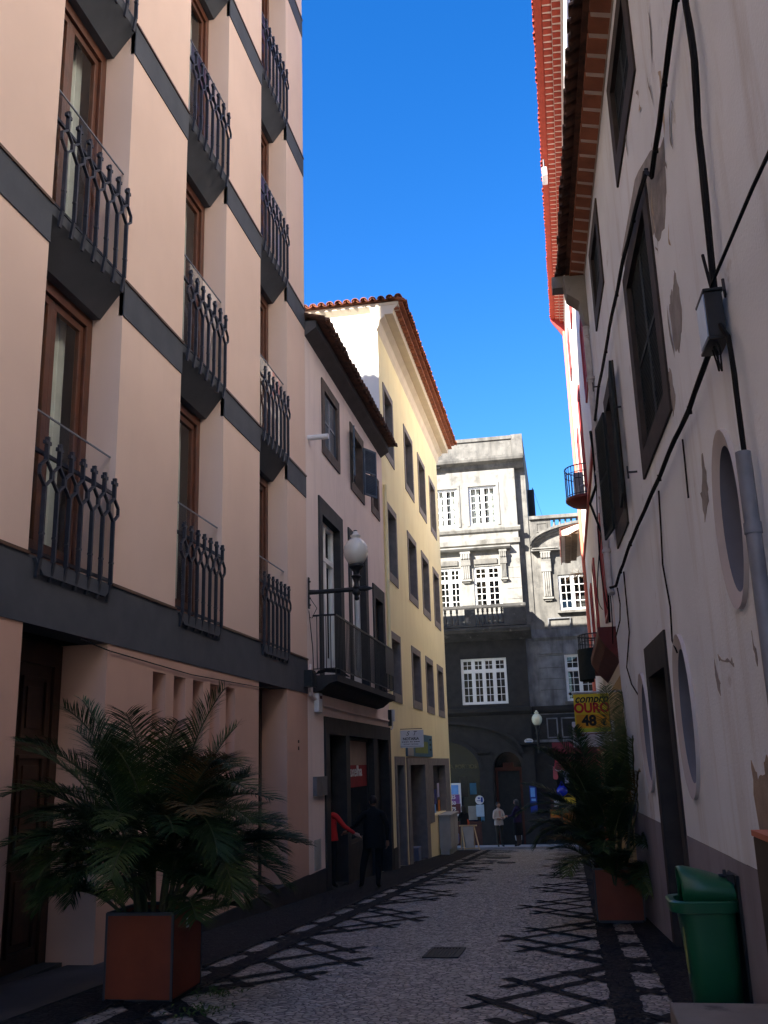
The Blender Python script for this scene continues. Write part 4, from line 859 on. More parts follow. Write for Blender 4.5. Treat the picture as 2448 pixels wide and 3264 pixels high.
bl_ = MB(); c0 = FDs(.4)(-.38, -1.32, 0); bl_.ball(c0, (.26, .2, .24)); bl_.tube([(c0[0] - .12, c0[1], c0[2] + .2), (c0[0], c0[1], c0[2] + .42), (c0[0] + .12, c0[1], c0[2] + .2)], .02, 6); bl_ = bl_.build('shiny_bag', M['blueball'], None, c0, smooth=True); tag(bl_, 'round shiny blue bag hanging at the stall under the awning', 'bag')
an = MB(); p0 = FD(-.75, 11.4, -2); an.tube([p0, (p0[0], p0[1], p0[2] + 1.9)], .022, 6); an.tube([(p0[0], p0[1], p0[2] + 1.9), (p0[0] + .5, p0[1], p0[2] + .0)], .008, 4); an = an.build('antenna', M['iron'], None, p0); tag(an, 'thin antenna mast with a stay wire on the stone building roof', 'antenna')
# ------------------------------------------------------------------ right, far: tall white house with red trim
XG = 1.27
def FG(s, z, n): return (XG - n, s, z)
G = thing('red_trimmed_house', (XG, 30, -3), 'tall white house with red painted window trim, red tiled eave and small round iron balconies', 'building')
GW = [(23.85, 25.4, 9.55, 11.7), (33.6, 35.0, 9.55, 11.7), (23.85, 25.4, 3.4, 6.0), (33.9, 35.3, 3.3, 6.0), (24.2, 25.6, 14.5, 16.2), (29.9, 31.2, 14.5, 16.2), (34.6, 36.0, 14.5, 16.2)]
GDR = [(29.85, 31.15, 8.15, 11.9), (29.95, 31.2, 2.75, 6.1)]
hole = [(a + .07, b - .07, c + .05, d - .07, .19) for a, b, c, d in GW + GDR]
mb = MB(FG); fwall(mb, 14.25, 38.8, 1.75, 18.5, hole); mb.quad((38.8, -4, 0), (38.8, 18.5, 0), (38.8, 18.5, -9), (38.8, -4, -9)); mb.quad((14.25, 5, 0), (14.25, 18.5, 0), (14.25, 18.5, -9), (14.25, 5, -9)); mb.build('wall', M['gwhite'], G)
mb = MB(FG); fwall(mb, 14.25, 38.8, -4, 1.75, [(23, 26.5, -3, .2, .3), (28, 31.5, -3.2, .2, .3)], .02); mb.build('ground_floor_wall', M['gochre'], G)
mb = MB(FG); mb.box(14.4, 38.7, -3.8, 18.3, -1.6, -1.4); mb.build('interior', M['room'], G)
for a, b, c, d in GW + GDR:
    mb = MB(FG); rframe(mb, a, b, c, d, .15, .15, .1, .15, -.2, .055); wf = mb.build('window', M['redtrim'], G)
    mb = MB(FG); rframe(mb, a + .15, b - .15, c + .1, d - .15, .06, .06, .06, .06, -.2, -.14); mb.box((a + b) / 2 - .04, (a + b) / 2 + .04, c + .16, d - .21, -.2, -.14); mb.build('sash', M['white_wood'], wf)
    mb = MB(FG); mb.quad((a + .15, c + .1, -.17), (b - .15, c + .1, -.17), (b - .15, d - .15, -.17), (a + .15, d - .15, -.17)); mb.build('glass_pane', M['pane_sky'], wf)
mb = MB(FG); mb.box(14.3, 38.7, 7.80, 8.0, -.05, .07); mb.build('string_course', M['redtrim'], G)
mb = MB(FG); mb.box(14.3, 38.7, 18.0, 18.2, -.05, .02); mb.build('cornice_band', M['cream'], G)
mb = MB(FG); mb.tube([(38.65, -3.2, .06), (38.65, 17.9, .06)], .075, 12); mb.tube([(38.2, 8.2, .05), (38.2, 17.6, .05)], .02, 6); mb.build('downpipe', M['redpipe'], G, smooth=True)
def FGE(s, z, n): return (XG - n * (1 + (38.8 - s) * .0115), s, z)
# eave: mortared rows of brick tile, then the outer roof tiles
mb = MB(FGE); mb.prism([(18.2, -.1), (18.24, .02), (18.40, .03), (18.42, .20), (18.55, .21), (18.57, .40), (18.64, .40), (18.64, -.1)], 0, 14.3, 38.85); mb.build('eave_mortar', M['mortar'], G)
for n0, n1, z in ((.03, .205, 18.405), (.212, .40, 18.555)):
    mb = MB(FGE); cyl_row(mb, 14.3, 38.85, n0, n1, z, .12, .26, .08); mb.build('eave_brick_row', M['tile_red'], G)
mb = MB(FGE); mb.prism([(18.6, -.3), (18.6, .58), (18.64, .58), (18.75, -.3)], 0, 14.3, 38.85); eave_tiles(mb, 14.3, 38.9, 18.62,   .2, .61, .16, .22, .09); mb.build('eave_tiles', M['tile_red'], G)
mb = MB(FGE); mb.prism([(17.1, 0), (17.4, .06), (17.8, .12), (18.1, .3), (18.4, .5), (18.6, .6), (18.6, .0)], 0, 38.80, 38.92); mb.build('eave_end', M['redtrim'], G)
mb = MB(FGE); mb.quad((14.3, 18.7, .6), (38.9, 18.7, .6), (38.9, 20.6, -4.5), (14.3, 20.6, -4.5)); mb.quad((14.3, 20.6, -4.5), (38.9, 20.6, -4.5), (38.9, 18.6, -9), (14.3, 18.6, -9)); mb.build('roof', M['tile_red'], G)
def round_balcony(yc, zf, r, panel=False):
    mb = MB(); c = (XG, yc, zf); mb.lathe(c, [(.0, -.22), (r * .75, -.20), (r * .95, -.10), (r, -.06), (r, .02), (0, .02)], 24, arc=(math.pi / 2, 3 * math.pi / 2)); o = mb.build('balcony', M['darkred'], G, smooth=True)
    mb = MB(); n = 17; A = [math.pi / 2 + math.pi * i / (n - 1) for i in range(n)]
    for z in (.08, .80, 1.02): mb.tube([(XG + (r - .03) * math.cos(a), yc + (r - .03) * math.sin(a), zf + z) for a in A], .014 if z < 1 else .02, 6)
    for a in A[1:-1]: x, y = XG + (r - .03) * math.cos(a), yc + (r - .03) * math.sin(a); mb.tube([(x, y, zf + .02), (x, y, zf + 1.02)], .012, 6)
    mb.build('balcony_railing', M['iron'], o); return o
round_balcony(30.5, 8.15, .72)
o = round_balcony(30.6, 2.72, .72)
mb = MB(); A = [math.pi * (.62 + .76 * i / 14) for i in range(15)]; P = [(XG + .74 * math.cos(a), 30.6 + .74 * math.sin(a)) for a in A]
for (x0, y0), (x1, y1) in zip(P, P[1:]): mb.quad((x0, y0, 2.35), (x1, y1, 2.35), (x1, y1, 3.30), (x0, y0, 3.30))
mb.build('dark_screen', M['green_sh'], o)
# first-floor bracketed slab over the shops at the near end
mb = MB(FG); mb.prism([(2.05, 0), (2.35, .28), (2.60, .42), (2.78, .42), (2.78, 0)], 0, 21.3, 28.0); mb.build('bracketed_slab', M['darkred'], G)
# lower wing beyond with its own tiled eave
W2 = thing('lower_house', (1.6, 42, -3.5), 'low tiled house end beyond the white house, only its red edged eave showing', 'building')
mb = MB(); mb.box(1.5, 9, 38.9, 44.4, -4, 9.4); mb.build('wall', M['gwhite'], W2)
mb = MB(); mb.prism([(.40, 8.93), (.66, 8.93), (1.0, 9.1), (1.5, 9.3), (1.5, 9.5), (.40, 9.12)], 1, 38.85, 44.6)
mb.build('eave_soffit', M['mortar'], W2)
mb = MB(); mb.prism([(.36, 8.86), (.40, 8.86), (.40, 9.16), (.36, 9.16)], 1, 34.6 + 4.2, 44.7); mb.build('eave_board', M['darkred'], W2)
mb = MB()
n = 44
for i in range(n):
    a = 38.9 + 5.7 * i / n
    for x0, x1, z in ((.55, .80, 8.90), (.82, 1.08, 9.0)): mb.box(x0, x1, a + .02, a + 5.7 / n - .02, z - .01 + .0, z + .08)
mb.build('eave_brick_row', surf('tan_brick', (.24, .16, .10), (.16, .11, .075), 6, .9, .3), W2)
mb = MB(lambda s, z, n: (.9 - n, s, z)); eave_tiles(mb, 38.9, 44.6, 9.2, -.4, .56, .2); mb.build('eave_tiles', M['tile_old'], W2)
# things on the white house
ac = thing('air_conditioner', (1.0, 30.9, 8.2), 'grey air conditioner box standing on the upper round balcony', 'air conditioner')
mb = MB(); mb.box(.86, 1.16, 30.35, 31.2, 8.22, 9.05); mb.build('case', surf('grey_enamel', (.33, .31, .31), (.28, .265, .265), 3, .5, .05), ac, bevel=.012)
mb = MB(); 
for i in range(3): mb.box(.855, .86, 30.45, 31.1, 8.86 - .2 * i, 8.88 - .2 * i)
mb.box(.90, 1.1, 30.345, 30.349, 8.85, 8.88); mb.build('grille', M['blackpaint'], ac)
mb = MB(); mb.tube([(1.0, 30.34, 8.35), (1.02, 30.25, 8.55), (1.15, 30.28, 8.6), (1.25, 30.3, 8.4)], .025, 6); mb.build('hose', M['white_pl'], ac)
fl = thing('floodlight', (.66, 27.0, 18.0), 'white floodlight fixed under the red tiled eave', 'floodlight')
mb = MB(); mb.box(.58, .74, 26.7, 27.25, 17.75, 18.05); mb.build('case', M['white_pl'], fl, bevel=.02); mb = MB(); mb.tube([(.66, 27.0, 18.05), (.66, 27.0, 18.5)], .03); mb.build('bracket', M['iron'], fl)
bn = thing('banner', (.9, 22, 1.4), 'yellow hanging banner reading compro OURO 48 euro', 'banner')
fb = lambda x, y, o: (.21 + x, 22.0 - o, 1.43 - y)          # y downward from the rod
mb = MB(); NX, NY = 8, 8
def wav(x, y): return .02 * math.sin(x * 7 + y * 2.4) * y + .015 * math.sin(y * 6)
def grid(mb, x0, x1, y0, y1, off):
    for i in range(NX):
        for j in range(NY):
            q = [(x0 + (x1 - x0) * (i + a) / NX, y0 + (y1 - y0) * (j + b) / NY) for a, b in ((0, 0), (1, 0), (1, 1), (0, 1))]
            mb.add([fb(x, y, wav(x, y) + off) for x, y in q], [(0, 1, 2, 3)])
grid(mb, 0, .77, .03, .86, 0); mb.build('cloth', M['yellow_b'], bn)
mb = MB(); grid(mb, .03, .74, .48, .76, .004); mb.build('orange_field', M['orange_b'], bn)
mb = MB(); grid(mb, .03, .74, .78, .85, .004); mb.build('green_field', M['green_b'], bn)
mb = MB(); mb.tube([(.14, 22, 1.42), (1.26, 22, 1.44)], .022, 8); mb.build('rod', M['wpipe'], bn); mb = MB(); mb.ball((.15, 22, 1.42), .035); mb.build('rod_end', M['blackpaint'], bn)
tx = lambda yy: (lambda x, y, o: fb(.385 + x, yy - y, wav(.385 + x, yy - y) + .009 + o))
text('compro', .245, tx(.14), M['ink'], bn, shear=.32, offset=.005, sx=.93); text('OURO', .285, tx(.345), M['redink'], bn, offset=.012, sx=.92)
text('48', .31, lambda x, y, o: tx(.62)(x - .08, y, o), M['ink'], bn, offset=.014, sx=1.0); text('\u20ac', .19, lambda x, y, o: tx(.66)(x + .24, y, o), M['ink'], bn, offset=.006)
ws = thing('projecting_sign', (.8, 26, .7), 'white projecting sign below the yellow banner, with a letter G', 'sign')
mb = MB(); mb.box(.16, 1.24, 25.97, 26.05, .30, .95); mb.build('board', M['paper'], ws, bevel=.02)
text('G', .2, lambda x, y, o: (.28 + x, 25.965 - o, .77 + y), M['ink'], ws, offset=.006)
mb = MB(); mb.box(.2, 1.2, 25.962, 25.968, .62, .64); mb.box(.22, .45, 25.96, 25.968, .575, .615); mb.build('red_line', M['awning'], ws)
a2 = thing('canvas_awning', (1.1, 29.7, 0), 'maroon canvas awning over the far right shop entrance, behind the palm', 'awning')
mb = MB(FG); mb.prism([(.42, .03), (.40, .05), (-.05, .75), (-.25, .75), (-.25, .73), (-.06, .72), (.38, .03)], 0, 27.9, 31.6); mb.build('canvas', M['awning'], a2)
dry = MB(); p0 = (1.0, 38.3, 7.2); rnd = random.Random(3)
for i in range(26):
    a = rnd.uniform(0, 6.28); l = rnd.uniform(.25, .6); dry.tube([p0, (p0[0] - .15 + math.cos(a) * l * .5, p0[1] + math.sin(a) * l * .5, p0[2] - rnd.uniform(-.2, .25)), (p0[0] - .2 + math.cos(a) * l * .9, p0[1] + math.sin(a) * l, p0[2] - rnd.uniform(.0, .45))], .008, 4)
dry = dry.build('dry_plant', surf('dry_grass', (.42, .28, .15), (.32, .2, .1), 5, .9, 0), None, p0); tag(dry, 'dry tuft of grass growing from the orange downpipe', 'plant')

# ------------------------------------------------------------------ right, near: old white house
def xF(s): return 1.32 - .035 * s
def FF(s, z, n): return (xF(s) - n, s, z)
Fh = thing('old_house', (1.0, 8, -1.8), 'old white house with peeling plaster, dark green shutters and oval windows', 'building')
UW = [(7.5, 9.32, 5.92, 7.15), (11.42, 12.9, 5.92, 7.15), (3.6, 5.2, 5.92, 7.15)]
MWN = [(7.62, 9.62, 2.73, 4.98), (11.33, 12.8, 2.70, 4.80)]
DO = (9.34, 10.99, -3, 1.165)
OV = [(6.02, 1.42, .375, .58), (8.58, .335, .46, .70), (11.58, .28, .46, .68)]
hole = [(a + .1, b - .1, c + .1, d - .1, .19) for a, b, c, d in UW + MWN] + [(DO[0] + .1, DO[1] - .1, -3, DO[3] - .15, .35)] + [(y - a, y + a, z - b, z + b, .0) for y, z, a, b in OV]
mb = MB(FF); fwall(mb, -14, 14.2, -.69, 7.5, hole)
mb.quad((14.2, -3, 0), (14.2, 7.5, 0), (14.2, 7.5, -7), (14.2, -3, -7)); wallF = mb.build('wall', M['oldwall'], Fh)
mb = MB(FF); fwall(mb, -14, 14.2, -3, -.69, [hole[5]], .004); mb.build('dado', M['dado'], Fh)
mb = MB(FF); mb.box(-13.9, 14.1, -3, 7.3, -1.6, -1.4); mb.box(-13.9, 14.1, 7.3, 7.45, -7, -.2); mb.build('interior', M['room'], Fh)
# oval windows: wall ring filling the square opening, smooth sloped rim, deep reveal
for y, z, a, b in OV:
    N = 40; mb = MB(FF)
    el = lambda k, ra, rb: (y + ra * math.cos(2 * math.pi * k / N), z + rb * math.sin(2 * math.pi * k / N))
    def sq(k):
        c, s_ = math.cos(2 * math.pi * k / N), math.sin(2 * math.pi * k / N); m = max(abs(c), abs(s_)); return (y + a * c / m, z + b * s_ / m)
    for k in range(N):
        p, q, r_, t = el(k, a * .985, b * .985), el(k + 1, a * .985, b * .985), sq(k + 1), sq(k); mb.quad((*p, 0), (*q, 0), (*r_, 0), (*t, 0))
    # corner fillers
    for sx_ in (-1, 1):
        for sz_ in (-1, 1):
            ks = sorted(range(N + 1), key=lambda k: (sq(k)[0] - (y + sx_ * a)) ** 2 + (sq(k)[1] - (z + sz_ * b)) ** 2)[:2]
            mb.quad((*sq(ks[0]), 0), (*sq(ks[1]), 0), (y + sx_ * a, z + sz_ * b, 0))
    mb.build('wall_patch', M['oldwall'], Fh)
    mb = MB(FF)
    for k in range(N):
        mb.quad((*el(k, a * .985, b * .985), .0), (*el(k + 1, a * .985, b * .985), .0), (*el(k + 1, a * .98, b * .98), .03), (*el(k, a * .98, b * .98), .03))
        mb.quad((*el(k, a * .98, b * .98), .03), (*el(k + 1, a * .98, b * .98), .03), (*el(k + 1, a * .72, b * .80), .0), (*el(k, a * .72, b * .80), .0))
    ov = mb.build('oval_window', M['ovalrim'], Fh, smooth=True)
    mb = MB(FF)
    for k in range(N): mb.quad((*el(k, a * .72, b * .80), .0), (*el(k + 1, a * .72, b * .80), .0), (*el(k + 1, a * .66, b * .76), -.42), (*el(k, a * .66, b * .76), -.42))
    mb.build('reveal', M['oval'], ov, smooth=True)
    mb = MB(FF); mb.add([(*el(k, a * .68, b * .77), -.41) for k in range(N)], [tuple(range(N))]); mb.build('glass_pane', M['pane'], ov)
    mb = MB(FF); mb.box(y - .012, y + .012, z - b * .7, z + b * .7, -.40, -.38); mb.box(y - a * .6, y + a * .6, z - .012, z + .012, -.398, -.382); mb.build('glazing_bar', M['wood_dark'], ov)
def stone_surround(a, b, c, d, m='fstone', wd=.24, wt=.22):
    mb = MB(FF); rnd = random.Random(int(a * 10)); rframe(mb, a, b, c, d, wd, wd, wd, wt, -.2, .022); return mb.build('window', M[m], Fh, bevel=.006)
def leaf(s0, s1, z0_, z1_, fr, m, par):
    mb = MB(); shutter_leaf(mb, fr, s1 - s0, z1_ - z0_); return mb.build('shutter', m, par)
for i, (a, b, c, d) in enumerate(UW + MWN):
    wf = stone_surround(a, b, c, d); ia, ib, ic, id_ = a + .24, b - .24, c + .24, d - .22; wd = (ib - ia) / 2
    if i == 4:     # far middle window: leaves folded out against the wall
        leaf(0, .72, 0, 1.64, lambda x, z, t: FF(ia - .04 - x * .98, ic + .0 + z, .04 + x * .06 + t * .8), M['green_sh'], wf)
        leaf(0, .72, 0, 1.64, lambda x, z, t: FF(ib + .04 + x * .97, ic + .0 + z, .04 + x * .08 + t * .8), M['green_sh'], wf)
        mb = MB(FF); rframe(mb, ia, ib, ic, id_, .06, .06, .06, .06, -.2, -.14); mb.box((ia + ib) / 2 - .04, (ia + ib) / 2 + .04, ic + .06, id_ - .06, -.2, -.14); mb.build('sash', M['white_wood'], wf)
        mb = MB(FF); mb.quad((ia, ic, -.17), (ib, ic, -.17), (ib, id_, -.17), (ia, id_, -.17)); mb.build('glass_pane', M['pane'], wf)
    else:
        for k in range(2): leaf(0, wd - .01, 0, id_ - ic - .02, lambda x, z, t, k=k: FF(ia + .005 + k * wd + x, ic + .01 + z, -.06 + t), M['green_sh'], wf)
# door
mb = MB(FF); a, b, c, d = DO; mb.box(a, b, d - .33, d, -.36, .022); mb.box(a, a + .2, -2.2, d - .33, -.36, .022); mb.box(b - .2, b, -2.2, d - .33, -.36, .022); df = mb.build('doorway', M['basalt_d'], Fh, bevel=.006)
mb = MB(FF); mb.box(a + .2, b - .2, -2.2, d - .33, -.40, -.33)
for s in range(2):
    m0 = a + .25 + s * .63
    for z0_, z1_ in ((-1.7, -.7), (-.6, .2)): rframe(mb, m0, m0 + .55, z0_, z1_, .05, .05, .05, .05, -.33, -.30)
mb.build('door', M['blackpaint'], df)
# eave: brick row and old barrel tiles
mb = MB(FF); mb.prism([(7.40, -.1), (7.42, .03), (7.47, .21), (7.56, .21), (7.56, -.1)], 0, -14, 14.35); mb.build('eave_mortar', surf('dull_mortar', (.66, .55, .47), (.56, .46, .39), 5, .9, .3), Fh)
mb = MB(FF); n = int(28.3 / .30)
for i in range(n): s = -14 + .30 * i; mb.add([(s + .04, 7.405, .02), (s + .26, 7.405, .02), (s + .26, 7.458, .225), (s + .04, 7.458, .225), (s + .04, 7.50, .02), (s + .26, 7.50, .02), (s + .26, 7.53, .225), (s + .04, 7.53, .225)], [(0, 1, 2, 3), (4, 5, 6, 7), (0, 1, 5, 4), (1, 2, 6, 5), (2, 3, 7, 6), (3, 0, 4, 7)])
mb.build('eave_brick_row', surf('brown_brick', (.36, .13, .07), (.25, .095, .055), 3.5, .9, .3), Fh)
mb = MB(FF); mb.prism([(7.56, -.3), (7.56, .285), (7.59, .285), (7.7, -.3)], 0, -14, 14.35); eave_tiles(mb, -14, 14.38, 7.58, .1, .43, .13, .22, .09); mb.build('eave_tiles', M['tile_old'], Fh)
mb = MB(FF); mb.box(14.22, 14.46, 7.36, 7.56, -.1, .50); mb.build('eave_end_stone', M['concrete'], Fh)
mb = MB(FF); mb.prism([(6.5, 0), (6.6, .06), (6.95, .12), (7.1, .30), (7.4, .34), (7.4, 0)], 0, 13.95, 14.3); mb.build('eave_bracket', M['concrete'], Fh)
mb = MB(FF); mb.quad((-14, 7.7, .2), (14.35, 7.7, .2), (14.35, 9.4, -3.5), (-14, 9.4, -3.5)); mb.quad((-14, 9.4, -3.5), (14.35, 9.4, -3.5), (14.35, 7.6, -7), (-14, 7.6, -7)); mb.build('roof', M['tile_old'], Fh)
mb = MB(FF); mb.tube([(13.95, 6.5, .06), (13.9, 5, .06), (13.92, 2.40, .06), (13.86, 2.28, .05)], .05, 12); 
for z in (5.6, 4.1, 2.9): mb.box(13.86, 13.98, z, z + .04, .0, .118)
mb.build('drainpipe', M['wpipe'], Fh, smooth=True)
# bare patches where the plaster has come off
PT = [('peel', [(6.86, 3.60), (6.78, 3.41), (6.75, 3.21), (6.92, 3.06), (7.07, 3.0), (7.22, 3.10), (7.23, 3.44), (7.12, 3.53), (6.97, 3.50)]), ('peel', [(6.68, 2.07), (6.60, 1.89), (6.65, 1.69), (6.85, 1.60), (6.87, 1.80), (6.75, 1.9)]),
 ('peel', [(6.66, 4.60), (6.80, 4.24), (7.05, 4.08), (7.35, 4.14), (7.60, 4.35), (7.61, 4.985), (9.4, 4.985), (9.6, 5.28), (8.2, 5.28), (7.3, 4.95), (6.98, 4.74)]), ('peel', [(7.50, 3.05), (7.43, 2.79), (7.61, 2.66), (7.618, 2.8), (7.618, 3.06)]), ('peel_w', [(6.30, -.02), (6.20, -.16), (6.05, -.12), (5.9, -.02), (5.75, -.1), (5.7, -.66), (6.25, -.6), (6.36, -.30)]),
 ('peel', [(7.1, .66), (7.0, .48), (7.02, .40), (7.12, .5)]), ('peel', [(5.9, .72), (5.82, .52), (5.87, .5)]), ('peel', [(6.55, .60), (6.48, .55), (6.9, .63), (6.95, .66)])]
for m, P in PT:
    rnd = random.Random(int(P[0][0] * 100)); Q = rough_poly(P, .022, 4, rnd); mb = MB(FF); mb.add([(s, z, .0035) for s, z in Q] + [(s, z, -.01) for s, z in Q], [tuple(range(len(Q)))] + [(i, (i + 1) % len(Q), len(Q) + (i + 1) % len(Q), len(Q) + i) for i in range(len(Q))])
    mb.build('bare_patch', M[m], Fh)
rnd = random.Random(8)
for i in range(22):
    y, z = rnd.uniform(5.9, 8.6), rnd.uniform(2.9, 6.9); h, w_ = rnd.uniform(.10, .5), rnd.uniform(.012, .05)
    if (7.55 < y < 9.65 and z < 5.05) or (7.45 < y < 9.35 and z > 5.7): y = rnd.uniform(6.0, 7.3)
    Q = []
    for k in range(9): t = k / 8; Q.append((y + .05 * math.sin(t * 4 + i) - w_ * math.sin(math.pi * t) * rnd.uniform(.4, 1.2), z + h * t))
    for k in range(8, -1, -1): t = k / 8; Q.append((y + .05 * math.sin(t * 4 + i) + w_ * math.sin(math.pi * t) * rnd.uniform(.4, 1.2) + .004, z + h * t))
    mb = MB(FF); mb.add([(s, q, .003 + .0004 * i) for s, q in Q], [tuple(range(len(Q)))]); mb.build('bare_patch', M['peel' if i % 3 else 'stain'], Fh)
for y, z in ((11.0, 4.05), (10.15, 2.98), (13.2, 5.2)):
    mb = MB(FF); mb.tube([(y, z, .0), (y, z, .10)], .012, 5); mb.tube([(y, z - .07, .1), (y, z + .07, .1)], .01, 5); mb.build('shutter_hook', M['iron'], Fh)
# cables on the old house
def cable(pts, r, label, strands=1, off=.06, sag=0, nm='cable_bundle', grp='cables clipped to the old house', clips=True):
    rnd = random.Random(int(pts[0][0] * 997)); p0 = FF(*pts[0], off); mb = MB(FF)
    fine = []
    for (a, b), (c, d) in zip(pts, pts[1:]):
        n = max(2, int(math.hypot(c - a, d - b) / .12))
        for i in range(n): t = i / n; fine.append((a + (c - a) * t, b + (d - b) * t))
    fine.append(pts[-1])
    for k in range(strands):
        ph = k * 6.283 / strands; rr = r * (.95 if strands > 1 else 0)
        mb.tube([(s + rr * math.cos(ph + i * .22) + (rnd.uniform(-.004, .004) if strands > 1 else 0), z + rr * math.sin(ph + i * .22) * .8, off + rr * math.sin(ph + i * .22) * .6) for i, (s, z) in enumerate(fine)], r if strands > 1 else r, 6)
    if clips and strands > 1:
        for s, z in pts[1:-1:2]: mb.box(s - .008, s + .008, z - 2.6 * r, z + 2.6 * r, off - .02, off + r)
    o = mb.build(nm, M['cable'], None, p0, smooth=True); tag(o, label, 'cable', grp); return o
cable([(4.6, 4.86), (5.44, 4.80), (5.75, 4.76), (6.12, 4.69), (6.46, 4.60), (6.73, 4.57), (7.03, 4.52)], .013, 'thick black cable bundle sloping down from the top of the old house wall', 3)
cable([(7.03, 4.54), (7.25, 4.72), (7.61, 4.78), (8.19, 4.85), (9.14, 4.95), (9.9, 4.97), (10.9, 5.03), (11.5, 5.0), (12.8, 5.04), (13.77, 4.92), (14.15, 4.9)], .012, 'black cable bundle running above the middle shutters to the drainpipe', 3)
cable([(5.1, 4.9), (5.22, 4.57), (5.19, 4.3), (5.19, 4.1), (5.26, 3.88), (5.32, 3.71), (5.34, 3.46), (5.37, 3.24), (5.45, 2.68)], .014, 'vertical black cable bundle dropping into the junction box', 4)
cable([(5.60, 2.37), (5.75, 2.44), (6.14, 2.41), (6.64, 2.37), (7.33, 2.39), (8.33, 2.37), (9.5, 2.37), (10.94, 2.36), (11.88, 2.31), (12.28, 2.30), (12.99, 2.24), (14.1, 2.40)], .011, 'black cable bundle sagging from the junction box to the house end', 3)
cable([(5.42, 2.45), (5.26, 2.30), (5.24, 2.06), (5.25, 1.86), (5.25, 1.58)], .010, 'black cables running from the junction box into the grey conduit', 4, clips=False)
cable([(3.4, 2.50), (4.2, 2.57), (5.26, 2.62), (5.36, 2.88)], .010, 'single thin wire rising to the junction box from the right', 1, .12)
cable([(7.26, 2.36), (7.27, 2.2), (7.30, 1.90)], .007, 'short thin wire hanging from the sagging cable near the box', 1, .015)
cable([(8.68, 2.35), (8.8, 2.0), (8.92, 1.71), (8.74, 1.29), (8.84, 1.0), (8.63, .87)], .008, 'thin wire hanging from the sagging cable to the nearer low oval window', 1, .02)
cable([(12.26, 2.29), (12.28, 1.52), (13.0, 1.15), (12.6, .9), (11.95, .72)], .009, 'thin wire looping down to the farther low oval window', 1, .02)
cable([(13.16, 2.24), (12.98, 1.99), (13.2, 1.8), (13.98, 1.68)], .009, 'thin wire curling at the far end of the old house below the drainpipe', 1, .03)
def gcable(pts, r, label, off=.1):
    mb = MB(); mb.tube(pts, r, 6); o = mb.build('loose_cable', M['cable'], None, pts[0], smooth=True); tag(o, label, 'cable', 'cables between the old house and the white house')
gcable([(.72, 14.3, 4.9), (.76, 14.8, 4.75), (.80, 15.6, 4.4), (.70, 16.2, 4.25), (.95, 18, 4.1), (1.08, 20, 3.7), (1.12, 21.4, 2.9)], .024, 'thick black cable crossing from the old house to the white house')
for i, (y0_, z0_, y1_, z1_, dx, lb) in enumerate(((14.5, 4.6, 15.2, 2.2, -.02, 'thin wire hanging straight at the house joint'), (14.6, 4.8, 17.5, 2.6, -.08, 'thin wire bowing across the white house front'), (14.5, 3.6, 19.5, 2.9, -.12, 'thin wire looping low across the white house front'), (14.9, 4.2, 16.8, 1.9, .03, 'thin wire falling steeply beside the thick cable'))):
    P = [(.80 + .1 * (t / 8) + dx * math.sin(math.pi * t / 8), y0_ + (y1_ - y0_) * t / 8, z0_ + (z1_ - z0_) * t / 8 - .35 * math.sin(math.pi * t / 8)) for t in range(9)]
    gcable(P, .009, lb)
jb = thing('junction_box', FF(5.5, 2.36, 0), 'dark metal junction box hung among the cables on the old white wall', 'junction box')
mb = MB(FF); mb.box(5.40, 5.64, 2.37, 2.66, .03, .13); mb.box(5.39, 5.65, 2.35, 2.37, .02, .14); mb.box(5.39, 5.65, 2.66, 2.68, .02, .14); mb.build('case', M['blackpaint'], jb, bevel=.006)
mb = MB(FF); mb.box(5.41, 5.63, 2.38, 2.65, .132, .138); mb.build('skylit_panel', M['skylit_side'], jb)  # pale sheet painting the sky-lit side of the dark box
mb = MB(FF)
mb.tube([(5.45, 2.64, .0), (5.34, 2.64, .03), (5.34, 2.70, .03)], .010, 6); mb.build('bracket', M['iron'], jb); mb = MB(FF)
mb.tube([(5.50, 2.36, .09), (5.47, 2.22, .08), (5.43, 2.16, .08), (5.41, 2.30, .08), (5.44, 2.36, .09)], .006, 5); mb.build('cable_loop', M['cable'], jb); mb = MB(FF); mb.tube([(5.56, 2.36, .09), (5.53, 2.26, .08), (5.50, 2.19, .08), (5.48, 2.30, .08), (5.52, 2.36, .09)], .006, 5); mb.build('cable_loop', M['cable'], jb)
cd = MB(FF); cd.tube([(5.24, 1.60, .07), (5.24, .2, .07), (5.26, -1.4, .07)], .042, 14); cd.tube([(5.24, 1.20, .07), (5.24, 1.14, .07)], .048, 14); cd = cd.build('conduit_pipe', M['pipe'], None, FF(5.25, -1.45, .07), smooth=True); tag(cd, 'thick blue grey conduit pipe standing against the old white wall', 'pipe')

